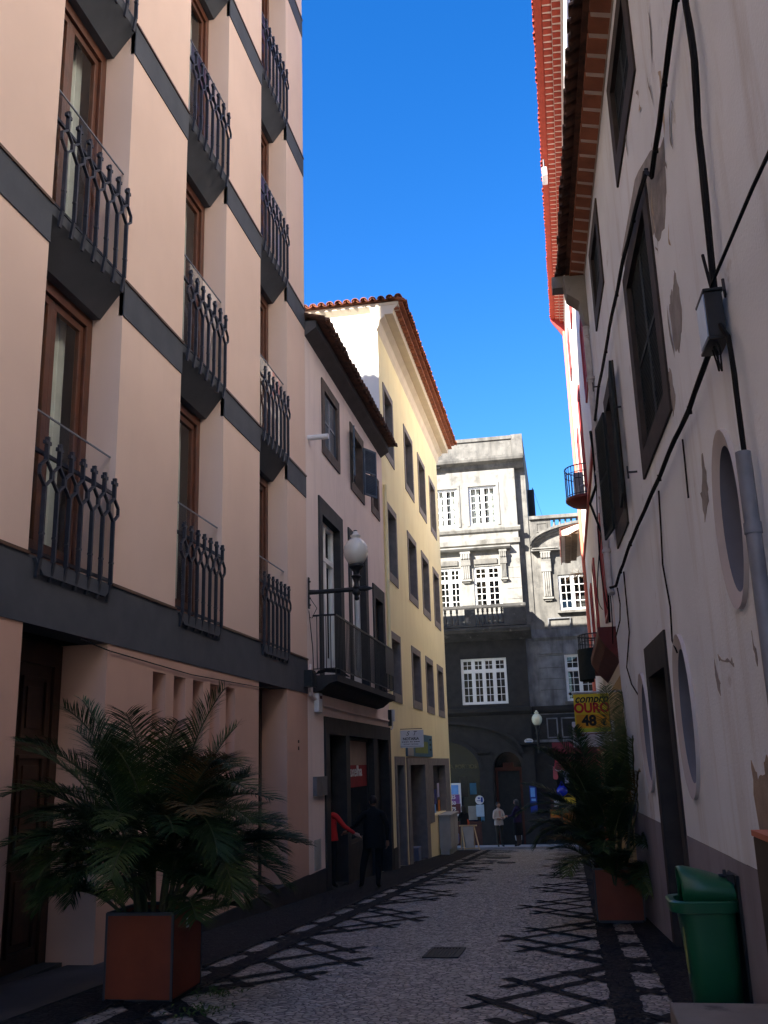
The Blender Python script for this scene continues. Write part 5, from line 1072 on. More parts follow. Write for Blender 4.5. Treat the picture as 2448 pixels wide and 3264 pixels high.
# ------------------------------------------------------------------ step, pier and litter bin at the right
st = MB(); st.prism([(2.2, -1.47), (6.68, -1.47), (6.70, -1.50), (6.70, -1.8), (2.2, -1.8)], 0, .50, 1.2); st = st.build('stone_step', M['concrete'], None, (.8, 5, -1.6), bevel=.012); tag(st, 'worn pale concrete step in front of the green litter bin', 'step')
pr = thing('wall_pier', (1.0, 4, -1.6), 'dark stone pier with a terracotta cap against the old wall', 'pier')
mb = MB(); mb.box(.80, 1.3, 3.2, 4.8, -1.468, -.36); mb.build('shaft', M['darkblock'], pr, bevel=.008); mb = MB(); mb.box(.795, 1.3, 3.19, 4.805, -.36, -.335); mb.build('cap', M['terracotta'], pr)
LB = thing('litter_bin', (.86, 7.3, gz(7.3)), 'green plastic litter bin with a hooded lid standing against the old wall', 'litter bin')
zb = gz(7.3) + .03
def rrect(cx, cy, hx, hy, r, n=6):
    P = []
    for sx_, sy_, a0 in ((1, 1, 0), (-1, 1, 90), (-1, -1, 180), (1, -1, 270)):
        for i in range(n + 1): a = R_(a0 + 90 * i / n); P.append((cx + sx_ * (hx - r) + r * math.cos(a), cy + sy_ * (hy - r) + r * math.sin(a)))
    return P
def loft(mb, rings, cap0=True, cap1=True):
    o = len(mb.v); n = len(rings[0])
    for R in rings: mb.v += [Vector(p) for p in R]
    for i in range(len(rings) - 1):
        for k in range(n): mb.f.append([o + i * n + k, o + i * n + (k + 1) % n, o + (i + 1) * n + (k + 1) % n, o + (i + 1) * n + k]); mb.mi.append(mb.cur)
    if cap0: mb.f.append([o + k for k in range(n)][::-1]); mb.mi.append(mb.cur)
    if cap1: mb.f.append([o + (len(rings) - 1) * n + k for k in range(n)]); mb.mi.append(mb.cur)
cx_, cy_ = .845, 7.3
mb = MB(); loft(mb, [[(x, y, z) for x, y in rrect(cx_ + dx, cy_, hx, hy, .10)] for z, dx, hx, hy in ((zb, .02, .145, .15), (zb + .02, .02, .155, .16), (-1.25, .012, .172, .178), (-1.02, .0, .185, .19))]); mb.build('body', M['bin'], LB, smooth=True)
mb = MB(); loft(mb, [[(x, y, z) for x, y in rrect(cx_ + dx, cy_, hx, hy, .11)] for z, dx, hx, hy in ((-1.025, -.012, .20, .20), (-1.02, -.014, .226, .212), (-.955, -.016, .234, .216), (-.945, -.016, .222, .206), (-.95, -.01, .19, .18), (-1.02, 0, .17, .17))]); mb.build('rim', M['bin'], LB, smooth=True)
mb = MB(); N = 14; ring = []
def lid(t, k):      # t from front lip (0) to back hinge (1)
    a = math.pi * k / N; x = cx_ - .155 + .345 * t; zz = -.735 - .04 * abs(t - .12) ** .9 * 1.0 - .055 * t * t
    z0_ = -.955 + .015 * t; hw = .185 * (.80 + .2 * min(1, t * 3))
    return (x - .012 * math.sin(a), cy_ - hw * math.cos(a), z0_ + (zz - z0_) * math.sin(a) ** .55)
T = [0, .06, .15, .3, .45, .6, .75, .9, 1]
o = len(mb.v)
for t in T: mb.v += [Vector(lid(t, k)) for k in range(N + 1)]
for i in range(len(T) - 1):
    for k in range(N): mb.f.append([o + i * (N + 1) + k, o + i * (N + 1) + k + 1, o + (i + 1) * (N + 1) + k + 1, o + (i + 1) * (N + 1) + k]); mb.mi.append(0)
mb.f.append([o + (len(T) - 1) * (N + 1) + k for k in range(N + 1)]); mb.mi.append(0)
ob = mb.build('hood', M['bin'], LB, smooth=True); sd = ob.modifiers.new('thick', 'SOLIDIFY'); sd.thickness = .006
mb = MB(); mb.box(1.045, xF(7.3) - .001, 7.12, 7.48, zb - .03, -.79); mb.box(1.0, 1.045, 7.2, 7.4, -.86, -.79); mb.build('back_plate', M['blackpaint'], LB)
mb = MB(); mb.tube([(.99, 7.24, -.80), (.99, 7.24, -.76)], .012, 6); mb.tube([(.95, 7.24, -.80), (1.03, 7.24, -.80)], .012, 6); mb.build('latch', M['iron'], LB)
mb = MB()
for a, b in (((.676, 7.17, -1.12), (.688, 7.17, -1.40)), ((.676, 7.25, -1.12), (.688, 7.25, -1.40)), ((.676, 7.17, -1.12), (.676, 7.25, -1.12)), ((.688, 7.17, -1.40), (.688, 7.25, -1.40))): mb.bar(a, b, .006)
mb.build('emblem_outline', surf('faded_yellow_mark', (.22, .24, .07), None, 3, .6, 0), LB)
# unseen house added behind the old one: its sunlit front throws warm light into the street
N_ = thing('bounce_house', (9, 0, -1), 'tall white house standing back behind the roof of the old house', 'building')
FN = lambda s, z, n: (8.4 - n, s, z)
wn = [(s, s + 1.2, z, z + 1.8, .25) for s in (-12, -7, -2, 3, 8) for z in (10, 14, 18, 22)]
mb = MB(FN); fwall(mb, -16, 13.9, -2, 27, wn); mb.quad((-16, -2, -9), (13.9, -2, -9), (13.9, 27, -9), (-16, 27, -9)); mb.quad((13.9, -2, 0), (13.9, 27, 0), (13.9, 27, -9), (13.9, -2, -9)); mb.quad((-16, -2, 0), (-16, 27, 0), (-16, 27, -9), (-16, -2, -9)); mb.build('wall', M['gable'], N_)
mb = MB(FN); mb.box(-16.4, 14.3, 27, 27.3, -9.4, .4); mb.build('roof', M['tile'], N_)
for a, b, c, d, e in wn:
    mb = MB(FN); rframe(mb, a, b, c, d, .08, .08, .08, .08, -.25, -.15); mb.box(a + .08, b - .08, c + .08, d - .08, -.24, -.22); mb.build('window', M['green_sh'], N_)
# ------------------------------------------------------------------ street lamp on the pink building
LP = thing('wall_lamp', (XL, 17.3, 3.2), 'opal globe street lamp on a black wall bracket beside the iron balcony', 'street lamp', 'opal globe wall lamps')
GC = (-3.68, 17.3, 3.93)
mb = MB(); mb.lathe(GC, globe_prof(1.0), 28); mb.build('globe', M['globe'], LP, smooth=True)
mb = MB(); c = GC
mb.lathe(c, [(.0, .41), (.035, .415), (.04, .425), (.0, .44)], 12)
mb.build('finial', M['blackpaint'], LP)
mb = MB(); mb.lathe((c[0], c[1], 3.2), [(.0, -.20), (.04, -.185), (.055, -.15), (.035, -.11), (.075, -.07), (.08, -.03), (.055, .02), (.075, .05), (.05, .09), (.045, .16), (.085, .24), (.105, .26), (.055, .30), (.06, .36), (.12, .42), (.15, .45), (.145, .49), (.0, .49)], 18); mb.build('lamp_holder', M['blackpaint'], LP, smooth=True)
mb = MB(); mb.tube([(XL + .02, 17.3, 3.215), (-4.45, 17.3, 3.21), (-3.5, 17.3, 3.22)], [.05, .042, .045], 12); mb.tube([(-3.56, 17.3, 3.22), (-3.52, 17.3, 3.22), (-3.34, 17.3, 3.22)], [.05, .06, .004], 12); mb.build('arm', M['blackpaint'], LP, smooth=True)
mb = MB(); mb.box(XL + .015, XL + .035, 17.262, 17.338, 2.90, 3.50)
for z in (2.97, 3.10, 3.42): mb.ball((XL + .04, 17.3, z), .022, 8, 6)
mb.tube([(XL + .05, 17.28, 3.1), (-4.45, 17.28, 2.9), (-4.55, 17.3, 2.72), (XL + .03, 17.33, 2.74)], .007, 5); mb.build('wall_plate', M['blackpaint'], LP)

# ------------------------------------------------------------------ planters and palms
def planter(x0, x1, y0, y1, z0_, z1_, label):
    t = thing('planter', ((x0 + x1) / 2, (y0 + y1) / 2, z0_), label, 'planter', 'rust red square planters')
    mb = MB(); mb.box(x0 + .018, x1 - .018, y0 + .004, y0 + .018, z0_ + .045, z1_ - .02); mb.box(x0 + .018, x1 - .018, y1 - .018, y1 - .004, z0_ + .045, z1_ - .02)
    mb.box(x0 + .004, x0 + .018, y0 + .018, y1 - .018, z0_ + .045, z1_ - .02); mb.box(x1 - .018, x1 - .004, y0 + .018, y1 - .018, z0_ + .045, z1_ - .02); mb.build('panel', M['corten'], t)
    mb = MB()
    for x in (x0, x1 - .018):
        for y in (y0, y1 - .018): mb.box(x, x + .018, y, y + .018, z0_ + .03, z1_)
    mb.box(x0 + .018, x1 - .018, y0 - .002, y0 + .02, z1_ - .02, z1_ + .004); mb.box(x0 + .018, x1 - .018, y1 - .02, y1 + .002, z1_ - .02, z1_ + .004); mb.box(x0 - .002, x0 + .02, y0 + .02, y1 - .02, z1_ - .02, z1_ + .004); mb.box(x1 - .02, x1 + .002, y0 + .02, y1 - .02, z1_ - .02, z1_ + .004)
    mb.box(x0 + .03, x1 - .03, y0 + .03, y1 - .03, z0_, z0_ + .045); mb.build('steel_frame', M['steel'], t)
    mb = MB(); n = 10
    H = [[z1_ - .07 + random.uniform(0, .035) for _ in range(n + 1)] for _ in range(n + 1)]
    for i in range(n):
        for j in range(n):
            mb.quad(*[(x0 + .018 + (x1 - x0 - .036) * a / n, y0 + .018 + (y1 - y0 - .036) * b / n, H[a][b]) for a, b in ((i, j), (i + 1, j), (i + 1, j + 1), (i, j + 1))])
    mb.build('soil', M['soil'], t)
    return t
PL1 = planter(-3.70, -3.13, 7.56, 8.18, gz(7.56) - .02, -1.07, 'rust red square planter holding the larger palm near the left doorway')
PL2 = planter(.20, .79, 13.0, 13.6, gz(13) + .0, -1.335, 'rust red square planter holding the narrower palm by the old white wall')
mb = MB(); mb.lathe((-3.118, 7.86, -1.2), [(.0, 0), (.02, 0), (.02, .004), (0, .004)], 10); st_ = MB(); st_.box(-3.134, -3.128, 7.84, 7.88, -1.22, -1.15); st_.build('sticker', M['white_pl'], PL1)
def frond_mesh(name, parent, basept, az, tilt, length, droop, leaf, m, seed, yaw_wall=None, petiole=.3, flatten=None):
    """arching rachis with two rows of drooping leaflets"""
    rnd = random.Random(seed); mb = MB(); n = 16; p = Vector(basept); P = [p.copy()]; el = tilt; hd = Vector((math.cos(az), math.sin(az), 0))
    for i in range(n):
        t = i / n; el -= droop / n * (0.45 + 1.3 * t); st = length / n
        p = p + (hd * math.cos(el) + Vector((0, 0, 1)) * math.sin(el)) * st; P.append(p.copy())
    if flatten:
        for q in P: flatten(q)
    mb.cur = 1; mb.tube(P, [.011 * (1 - .8 * i / n) + .002 for i in range(n + 1)], 5, raw=True); mb.cur = 0
    L = 74
    for k in range(L):
        t = petiole + (1 - petiole) * (k + rnd.uniform(-.3, .3)) / L; t = min(max(t, 0), .999); i = int(t * n); f = t * n - i; c = P[i].lerp(P[i + 1], f)
        T = (P[min(i + 2, n)] - P[max(i - 1, 0)]).normalized(); up = Vector((0, 0, 1)); sd = T.cross(up); sd = sd.normalized() if sd.length > .05 else Vector((hd.y, -hd.x, 0))
        un = sd.cross(T).normalized(); prof_ = math.sin(math.pi * min(1, (t - petiole) / (1 - petiole) * .86 + .14)) ** .7; ln = leaf * (.35 + .65 * prof_) * rnd.uniform(.88, 1.1)
        for sg in (-1, 1):
            fw = .50 + .55 * t + rnd.uniform(-.12, .12); dr = (sd * sg * math.cos(fw * .8) + T * math.sin(fw * .8) + un * rnd.uniform(.10, .38)).normalized()
            a = c; wv = T.cross(dr).cross(dr).normalized() * -.0105 if True else T; wv = (T - dr * T.dot(dr)).normalized() * .0046
            q = [a]; d = dr.copy()
            for s_ in range(3):
                d = (d + Vector((0, 0, -1)) * (.05 + .09 * s_) * rnd.uniform(.7, 1.3)).normalized(); q.append(q[-1] + d * ln / 3)
            if flatten:
                for e in q[1:]: flatten(e)
            o = len(mb.v); W = (.6, 1.0, .75)
            for s_ in range(3): mb.v += [q[s_] - wv * W[s_], q[s_] + wv * W[s_]]
            mb.v.append(q[3])
            for s_ in range(2): mb.f.append([o + 2 * s_, o + 2 * s_ + 1, o + 2 * s_ + 3, o + 2 * s_ + 2]); mb.mi.append(0)
            mb.f.append([o + 4, o + 5, o + 6]); mb.mi.append(0)
    return mb.build(name, [m, M['stem']], parent)
def palm(cx, cy, z, label, specs, stems, seed, flatten=None, hs=1.0):
    t = thing('palm', (cx, cy, z), label, 'palm', 'potted feather palms'); rnd = random.Random(seed); mb = None; tops = []
    for i in range(stems):
        a = 6.283 * i / stems + rnd.uniform(-.4, .4); r0 = rnd.uniform(.04, .17); b = Vector((cx + r0 * math.cos(a), cy + r0 * math.sin(a), z)); h = rnd.uniform(.30, .85) * hs; e = b + Vector((math.cos(a) * .12, math.sin(a) * .12, h)); tops.append(e)
        mb = MB(); mb.tube([b, b.lerp(e, .5) + Vector((.01, .0, .02)), e], [.026, .02, .014], 8, raw=True); mb.build('stem', M['stem'], t)
    for i, (az, tilt, ln, dr, lf) in enumerate(specs):
        b = min(tops, key=lambda e: -math.cos(az - math.atan2(e.y - cy, e.x - cx)) + rnd.uniform(0, .9))
        b = b + Vector((0, 0, -rnd.uniform(.0, .3) - .75 * max(0, i / len(specs) - .45))); frond_mesh('frond', t, b, az, tilt, ln, dr, lf, M['frond_dry'] if i % 37 == 31 else M['frond_y'] if i % 3 == 0 else M['frond'], seed * 100 + i, flatten=flatten)
    return t
rnd = random.Random(11); sp = []
for i in range(64):
    az = 2.4 * i + rnd.uniform(-.3, .3); u = i / 64
    sp.append((az, 1.50 - 1.05 * u + rnd.uniform(-.14, .14), rnd.uniform(1.08, 1.45) - .42 * u, .55 + 1.15 * u + rnd.uniform(-.25, .35), rnd.uniform(.28, .38)))
for az in (.2, -.3, -.6, .5, -1.0, 2.9, 3.4): sp.append((az, .95, 1.15, 1.25, .33))
for i in range(26): sp.append((2.4 * i + rnd.uniform(-.4, .4), rnd.uniform(.35, 1.15), rnd.uniform(.55, .82), rnd.uniform(.8, 1.4), .29))
for i in range(16): sp.append((rnd.uniform(-2.7, -.4), rnd.uniform(.75, 1.3), rnd.uniform(.6, .85), rnd.uniform(.9, 1.5), .28))
def keepA(q):
    if q.x < -4.58 and q.y > 9.15: q.x = -4.58
    if q.x < -4.9: q.x = -4.9
palm(-3.42, 7.86, -1.12, 'large bushy feather palm spreading in front of the pink wall', sp, 10, 3, keepA, .95)
rnd = random.Random(23); sp = []
for i in range(60):
    az = 2.4 * i + rnd.uniform(-.3, .3); u = i / 60
    if abs(math.sin(az / 2)) < .35: az += 1.5
    sp.append((az, 1.54 - .85 * u + rnd.uniform(-.08, .08), rnd.uniform(1.35, 1.75) - .62 * u, .35 + 1.25 * u + rnd.uniform(-.1, .25), rnd.uniform(.24, .32)))
for i in range(14): sp.append((rnd.uniform(-2.9, -.9), rnd.uniform(.8, 1.4), rnd.uniform(.6, .9), rnd.uniform(.8, 1.4), .26))
def keepF(q):
    m = xF(q.y) - .03
    if q.x > m: q.x = m - .02 * random.random()
palm(.48, 13.3, -1.39, 'upright narrow feather palm squeezed against the old white wall', sp, 9, 5, keepF, .9)

# ------------------------------------------------------------------ people
def limb_skin(name, nodes, edges, rootk, sub=2):
    """nodes {key: (pos, radius)}; grows one continuous skin over the joints; returns verts, faces and edge segments"""
    me = bpy.data.meshes.new('t'); ks = list(nodes); ix = {k: i for i, k in enumerate(ks)}
    me.from_pydata([nodes[k][0] for k in ks], [(ix[a], ix[b]) for a, b, _ in edges], [])
    o = bpy.data.objects.new('t', me); COL.objects.link(o); o.modifiers.new('s', 'SKIN'); o.modifiers.new('u', 'SUBSURF').levels = sub; o.modifiers['u'].render_levels = sub
    for k in ks:
        r = nodes[k][1]; sv = me.skin_vertices[0].data[ix[k]]; sv.radius = r if isinstance(r, tuple) else (r, r); sv.use_root = (k == rootk)
    dg = bpy.context.evaluated_depsgraph_get(); dg.update(); ev = o.evaluated_get(dg); m2 = bpy.data.meshes.new_from_object(ev)
    V = [v.co.copy() for v in m2.vertices]; Fc = [list(p.vertices) for p in m2.polygons]
    bpy.data.objects.remove(o); bpy.data.meshes.remove(m2); return V, Fc
def seg_dist(p, a, b):
    d = b - a; t = max(0, min(1, (p - a).dot(d) / max(d.length_squared, 1e-9))); return (p - a - d * t).length
def hand_into(mb, wrist, dirv, nrm, side, curl=.5, s=1.0, mi=0):
    """palm with five bent fingers, thumb leaving the side"""
    d = Vector(dirv).normalized(); nv = Vector(nrm); nv = (nv - d * nv.dot(d)).normalized(); sd = d.cross(nv).normalized() * side; w = Vector(wrist); mb.cur = mi
    mb.tube([w - d * .02 * s, w + d * .03 * s, w + d * .085 * s], [.024 * s, .036 * s, .034 * s], 8, raw=True)
    for i, L in enumerate((.072, .080, .075, .058)):
        b = w + d * .08 * s + sd * (.027 - .018 * i) * s; d1 = (d + nv * curl * .5).normalized(); d2 = (d + nv * curl * 1.4).normalized(); d3 = (d + nv * curl * 2.6).normalized()
        P = [b, b + d1 * L * .45 * s, b + d1 * L * .45 * s + d2 * L * .32 * s, b + d1 * L * .45 * s + d2 * L * .32 * s + d3 * L * .23 * s]; mb.tube(P, [.0095 * s, .009 * s, .008 * s, .006 * s], 6, raw=True)
    b = w + d * .025 * s + sd * .032 * s; mb.tube([b, b + (sd * .7 + d * .7) * .035 * s, b + (sd * .45 + d) * .06 * s + nv * curl * .02 * s], [.012 * s, .010 * s, .007 * s], 6, raw=True)
def person(name, loc, rz, H, nodes, edges, mats, label, hands, head, rootk='pelvis', extra=None):
    """nodes in a local frame (x right, y forward, z up, metres for a 1.7 m person)"""
    t = thing(name, loc, label, 'person'); s = H / 1.7; Rz = Matrix.Rotation(rz, 3, 'Z'); W = lambda p: Rz @ (Vector(p) * s) + Vector(loc)
    N_ = {k: (Vector(p), r) for k, (p, r) in nodes.items()}
    V, Fc = limb_skin(name, N_, edges, rootk)
    mb = MB(); mb.v = [W(v) for v in V]
    segs = [(Vector(nodes[a][0]), Vector(nodes[b][0]), m, ((nodes[a][1] if not isinstance(nodes[a][1], tuple) else max(nodes[a][1])) + (nodes[b][1] if not isinstance(nodes[b][1], tuple) else max(nodes[b][1]))) / 2) for a, b, m in edges]
    for f in Fc:
        c = sum((V[i] for i in f), Vector()) / len(f); m = min(segs, key=lambda q: seg_dist(c, q[0], q[1]) - q[3] * .9)[2]; mb.f.append(f); mb.mi.append(m)
    # head: skull, jaw, nose, ears, eyes, mouth
    hp, fdir, hm = head; hp = Vector(hp); fd = Vector(fdir).normalized(); rt = fd.cross(Vector((0, 0, 1))).normalized(); up = rt.cross(fd)
    hb = MB(); hb.ball((0, 0, 0), (.074, .092, .105), 18, 14)
    for i, v in enumerate(hb.v):
        x, y, z = v; k = max(0, -z / .105); x *= 1 - .28 * k; y = y * (1 - .12 * k) + .012 * k
        if y > .05 and -.03 < z < .02 and abs(x) < .03: y += .004
        hb.v[i] = Vector((x, y, z))
    def put(b, mi):
        o = len(mb.v); mb.v += [W(hp + rt * v.x + fd * v.y + up * v.z) for v in b.v]; mb.f += [[o + i for i in q] for q in b.f]; mb.mi += [mi] * len(b.f)
    put(hb, hm)
    nb = MB(); nb.tube([(0, .088, .012), (0, .103, -.012), (0, .112, -.028), (0, .094, -.036)], [.007, .010, .013, .009], 6)
    for sx_ in (-1, 1): nb.ball((sx_ * .076, -.005, -.008), (.010, .022, .030), 8, 6)
    put(nb, hm)
    eb = MB()
    for sx_ in (-1, 1): eb.ball((sx_ * .030, .083, .010), (.011, .007, .006), 8, 6)
    eb.box(-.022, .022, .088, .0945, -.060, -.054)
    put(eb, len(mats) - 1)
    for wrist, dv, nv, side, curl in hands:
        hb = MB(); hand_into(hb, wrist, dv, nv, side, curl); o = len(mb.v); mb.v += [W(v) for v in hb.v]; mb.f += [[o + i for i in q] for q in hb.f]; mb.mi += [hm] * len(hb.f)
    mb.build('body', mats, t, smooth=True)
    return t, W, s, (hp, rt, fd, up)
def hair(t, W, fr, m, prof=1.0, back=.03, length=0):
    hp, rt, fd, up = fr; b = MB(); b.ball((0, 0, 0), (.083, .102, .112), 18, 14); mb = MB(); keep = {}
    for i, v in enumerate(b.v): keep[i] = not (v.y > .045 and v.z < .048) and v.z > -.075 - length * (v.y < 0) and not (v.z < -.01 and v.y > .0)
    for i, v in enumerate(b.v): mb.v.append(W(hp + rt * v.x + fd * (v.y - .006) + up * (v.z + .006)))
    for f in b.f:
        if all(keep[i] for i in f): mb.f.append(f); mb.mi.append(0)
    if length:
        mb2 = MB(); 
        for k in range(9): a = math.pi * (1.0 + k / 8); mb.tube([W(hp + rt * .07 * math.cos(a) + fd * .085 * math.sin(a) + up * .02), W(hp + rt * .075 * math.cos(a) + fd * .09 * math.sin(a) - up * .10), W(hp + rt * .07 * math.cos(a) + fd * .10 * math.sin(a) - up * (.10 + length))], [.03, .032, .02], 6, raw=True)
    o = mb.build('hair', m, t, smooth=True); return o
STD = dict(pelvis=((0, 0, .93), (.155, .105)), waist=((0, .0, 1.06), (.145, .10)), chest=((0, .0, 1.24), (.165, .11)), neckb=((0, -.01, 1.40), (.10, .075)), neck=((0, .0, 1.475), .048), head0=((0, .015, 1.54), .05),
 hl=((-.095, 0, .88), .095), hr=((.095, 0, .88), .095), kl=((-.10, .01, .49), .062), kr=((.10, .01, .49), .062), cl=((-.10, -.015, .33), .058), cr=((.10, -.015, .33), .058), al=((-.10, -.02, .09), .040), ar=((.10, -.02, .09), .040), tl=((-.115, .13, .035), .036), tr=((.115, .13, .035), .036),
 sl=((-.175, -.01, 1.37), .062), sr=((.175, -.01, 1.37), .062))
LEGS = [('pelvis', 'hl', 1), ('pelvis', 'hr', 1), ('hl', 'kl', 1), ('hr', 'kr', 1), ('kl', 'cl', 1), ('kr', 'cr', 1), ('cl', 'al', 1), ('cr', 'ar', 1), ('al', 'tl', 3), ('ar', 'tr', 3)]
TORSO = [('pelvis', 'waist', 0), ('waist', 'chest', 0), ('chest', 'neckb', 0), ('neckb', 'neck', 2), ('neck', 'head0', 2), ('neckb', 'sl', 0), ('neckb', 'sr', 0)]
def coat(t, W, rings, m, name='coat', slit=None):
    mb = MB(); n = 22; R = []
    for z, rx, ry, oy in rings: R.append([W((rx * math.cos(6.2832 * k / n), oy + ry * math.sin(6.2832 * k / n), z)) for k in range(n)])
    loft(mb, R, False, False); o = mb.build(name, m, t, smooth=True); return o
# man in black before the shop doorway, seen from behind, right arm of the photo hanging, left reaching to the doorway
nd_ = dict(STD); nd_.update(el=((-.36, .10, 1.16), .044), wl=((-.52, .24, 1.035), .032), er=((.27, -.06, 1.10), .046), wr=((.26, .03, .86), .033), hl=((-.10, 0, .88), .10), hr=((.10, 0, .88), .10), kl=((-.20, .06, .48), .072), al=((-.25, .02, .09), .045), tl=((-.30, .15, .035), .038), cl=((-.23, .03, .33), .066), kr=((.08, -.02, .48), .07), ar=((.06, -.10, .09), .045), cr=((.07, -.06, .33), .064), tr=((.09, .05, .035), .038), pelvis=((0, 0, .93), (.175, .13)), waist=((0, .0, 1.06), (.18, .135)), chest=((0, -.01, 1.24), (.185, .13)), sl=((-.19, .02, 1.36), .07), sr=((.19, -.02, 1.37), .07))
ed = TORSO + LEGS + [('sl', 'el', 0), ('el', 'wl', 0), ('sr', 'er', 0), ('er', 'wr', 0)]
t, W, s, fr = person('person', (-3.84, 19.15, gz(19.15) + .015), R_(12), 1.70, nd_, ed, [M['black'], M['black'], M['skin_d'], M['blackpaint'], M['ink']], 'person in black clothes standing before the shop doorway, one arm stretched out', [((-.52, .24, 1.03), (-.9, .5, -.25), (0, 0, -1), -1, .5), ((.26, .03, .85), (0, .1, -1), (-1, 0, 0), 1, .5)], ((.0, .05, 1.60), (-.25, 1, -.35), 2))
hair(t, W, fr, M['hair'])
coat(t, W, [(1.30, .195, .135, 0), (1.15, .20, .145, 0), (1.0, .205, .155, 0), (.86, .215, .165, 0), (.74, .215, .165, 0)], M['black'], 'jacket')
# person in red inside the doorway, mostly hidden by the door jamb
nd_ = dict(STD); nd_.update(er=((.34, .02, 1.17), .046), wr=((.53, .12, 1.02), .034), el=((-.26, .02, 1.12), .044), wl=((-.22, .12, .92), .033))
ed = TORSO + LEGS + [('sl', 'el', 0), ('el', 'wl', 0), ('sr', 'er', 0), ('er', 'wr', 0)]
t, W, s, fr = person('person', (-4.72, 19.05, gz(19) + .02), R_(-12), 1.66, nd_, ed, [M['red_cloth'], M['black'], M['skin'], M['blackpaint'], M['ink']], 'person in a red top and dark trousers in the shop doorway, reaching out a hand', [((.53, .12, 1.02), (.9, .2, -.4), (0, 0, -1), 1, .4), ((-.22, .12, .92), (0, .4, -.9), (1, 0, 0), -1, .5)], ((-.02, -.02, 1.60), (-1, .5, -.25), 2))
hair(t, W, fr, M['hair'], length=.08)
coat(t, W, [(1.30, .175, .125, 0), (1.15, .172, .13, 0), (1.0, .19, .14, 0), (.90, .20, .15, 0)], M['red_cloth'], 'red_top')
# woman in a pale jacket with folded arms
zf = gz(40.8) + .09
nd_ = dict(STD); nd_.update(sl=((-.17, -.01, 1.37), .062), sr=((.17, -.01, 1.37), .062), el=((-.25, .04, 1.10), .05), wl=((.02, .20, 1.08), .036), er=((.25, .04, 1.10), .05), wr=((-.03, .17, 1.12), .036), ar=((.11, .06, .09), .04), kr=((.11, .06, .49), .06))
ed = TORSO + LEGS + [('sl', 'el', 0), ('el', 'wl', 0), ('sr', 'er', 0), ('er', 'wr', 0)]
t, W, s, fr = person('person', (-2.97, 40.7, zf), R_(180 + 30), 1.72, nd_, ed, [M['cream_cloth'], M['olive'], M['skin'], M['blackpaint'], M['ink']], 'person in a cream jacket and grey trousers standing with folded arms', [((.02, .20, 1.08), (1, .1, .1), (0, -1, 0), 1, .5), ((-.03, .17, 1.12), (-1, .05, -.1), (0, -1, 0), -1, .5)], ((0, .025, 1.61), (-.35, 1, 0), 2))
hair(t, W, fr, M['hair'])
coat(t, W, [(1.36, .165, .11, 0), (1.25, .175, .125, 0), (1.05, .17, .13, 0), (.95, .19, .14, 0), (.84, .195, .145, 0)], M['cream_cloth'], 'jacket')
mb = MB(); P = [W(p) for p in ((-.05, .128, 1.38), (.05, .128, 1.38), (.02, .142, 1.12), (-.02, .142, 1.12))]; mb.add(P, [(0, 1, 2, 3)]); mb.build('shirt', M['pinkshirt'], t)
# woman in dark purple with a white bag, turned to the left
nd_ = dict(STD); nd_.update(el=((-.22, .10, 1.13), .045), wl=((-.18, .32, 1.10), .033), er=((.235, .0, 1.10), .046), wr=((.225, .10, .86), .033), pelvis=((0, 0, .93), (.165, .115)))
legs2 = [('pelvis', 'hl', 1), ('pelvis', 'hr', 1), ('hl', 'kl', 1), ('hr', 'kr', 1), ('kl', 'cl', 4), ('kr', 'cr', 4), ('cl', 'al', 4), ('cr', 'ar', 4), ('al', 'tl', 3), ('ar', 'tr', 3)]
ed = TORSO + legs2 + [('sl', 'el', 0), ('el', 'wl', 0), ('sr', 'er', 0), ('er', 'wr', 0)]
L3 = (-2.20, 40.5, gz(40.5) + .09)
t, W, s, fr = person('person', L3, R_(65), 1.80, nd_, ed, [M['purple'], M['black'], M['skin'], M['blackpaint'], surf('dark_stockings', (.09, .055, .045), None, 4, .8, 0), M['ink']], 'grey haired person in a dark purple jacket and skirt carrying a white bag', [((-.18, .32, 1.10), (.3, 1, .1), (0, 0, 1), -1, .4), ((.225, .10, .855), (0, .1, -1), (-1, 0, 0), 1, 1.0)], ((0, .02, 1.61), (-.1, 1, -.05), 2))
hair(t, W, fr, M['hair_g'], length=.02)
coat(t, W, [(1.34, .17, .12, 0), (1.2, .18, .135, 0), (1.04, .175, .135, 0), (.88, .195, .15, 0)], M['purple'], 'jacket'); coat(t, W, [(.98, .17, .13, 0), (.85, .19, .155, 0), (.6, .20, .17, 0), (.42, .195, .165, 0)], M['black'], 'skirt')
mb = MB(); P = W((0, 0, 0)); hnd = W((.225, .12, .76))
def bag(nm, c, w_, h, dpt, m, label, tw=.0):
    mb = MB(); R = []; n = 16; rnd = random.Random(int(c[0] * 100))
    for i, (zz, k) in enumerate(((-h, .70), (-h * .97, .9), (-h * .7, 1), (-h * .4, .95), (-h * .15, .75), (-.02, .42), (.03, .30))):
        R.append([(c[0] + w_ / 2 * k * math.cos(6.2832 * j / n) * rnd.uniform(.93, 1.05), c[1] + dpt / 2 * k * math.sin(6.2832 * j / n) * rnd.uniform(.9, 1.06), c[2] + zz) for j in range(n)])
    loft(mb, R); 
    for sx_ in (-1, 1): mb.tube([(c[0] + sx_ * .05, c[1], c[2]), (c[0] + sx_ * .055, c[1], c[2] + .08), (c[0], c[1], c[2] + .13)], [.016, .010, .008], 6)
    o = mb.build(nm, m, None, (c[0], c[1], c[2] - h), smooth=True); return tag(o, label, 'bag')
bag('carrier_bag', (hnd[0], hnd[1], hnd[2] - .05), .30, .54, .16, M['bagwhite'], 'white plastic carrier bag held by the grey haired person')
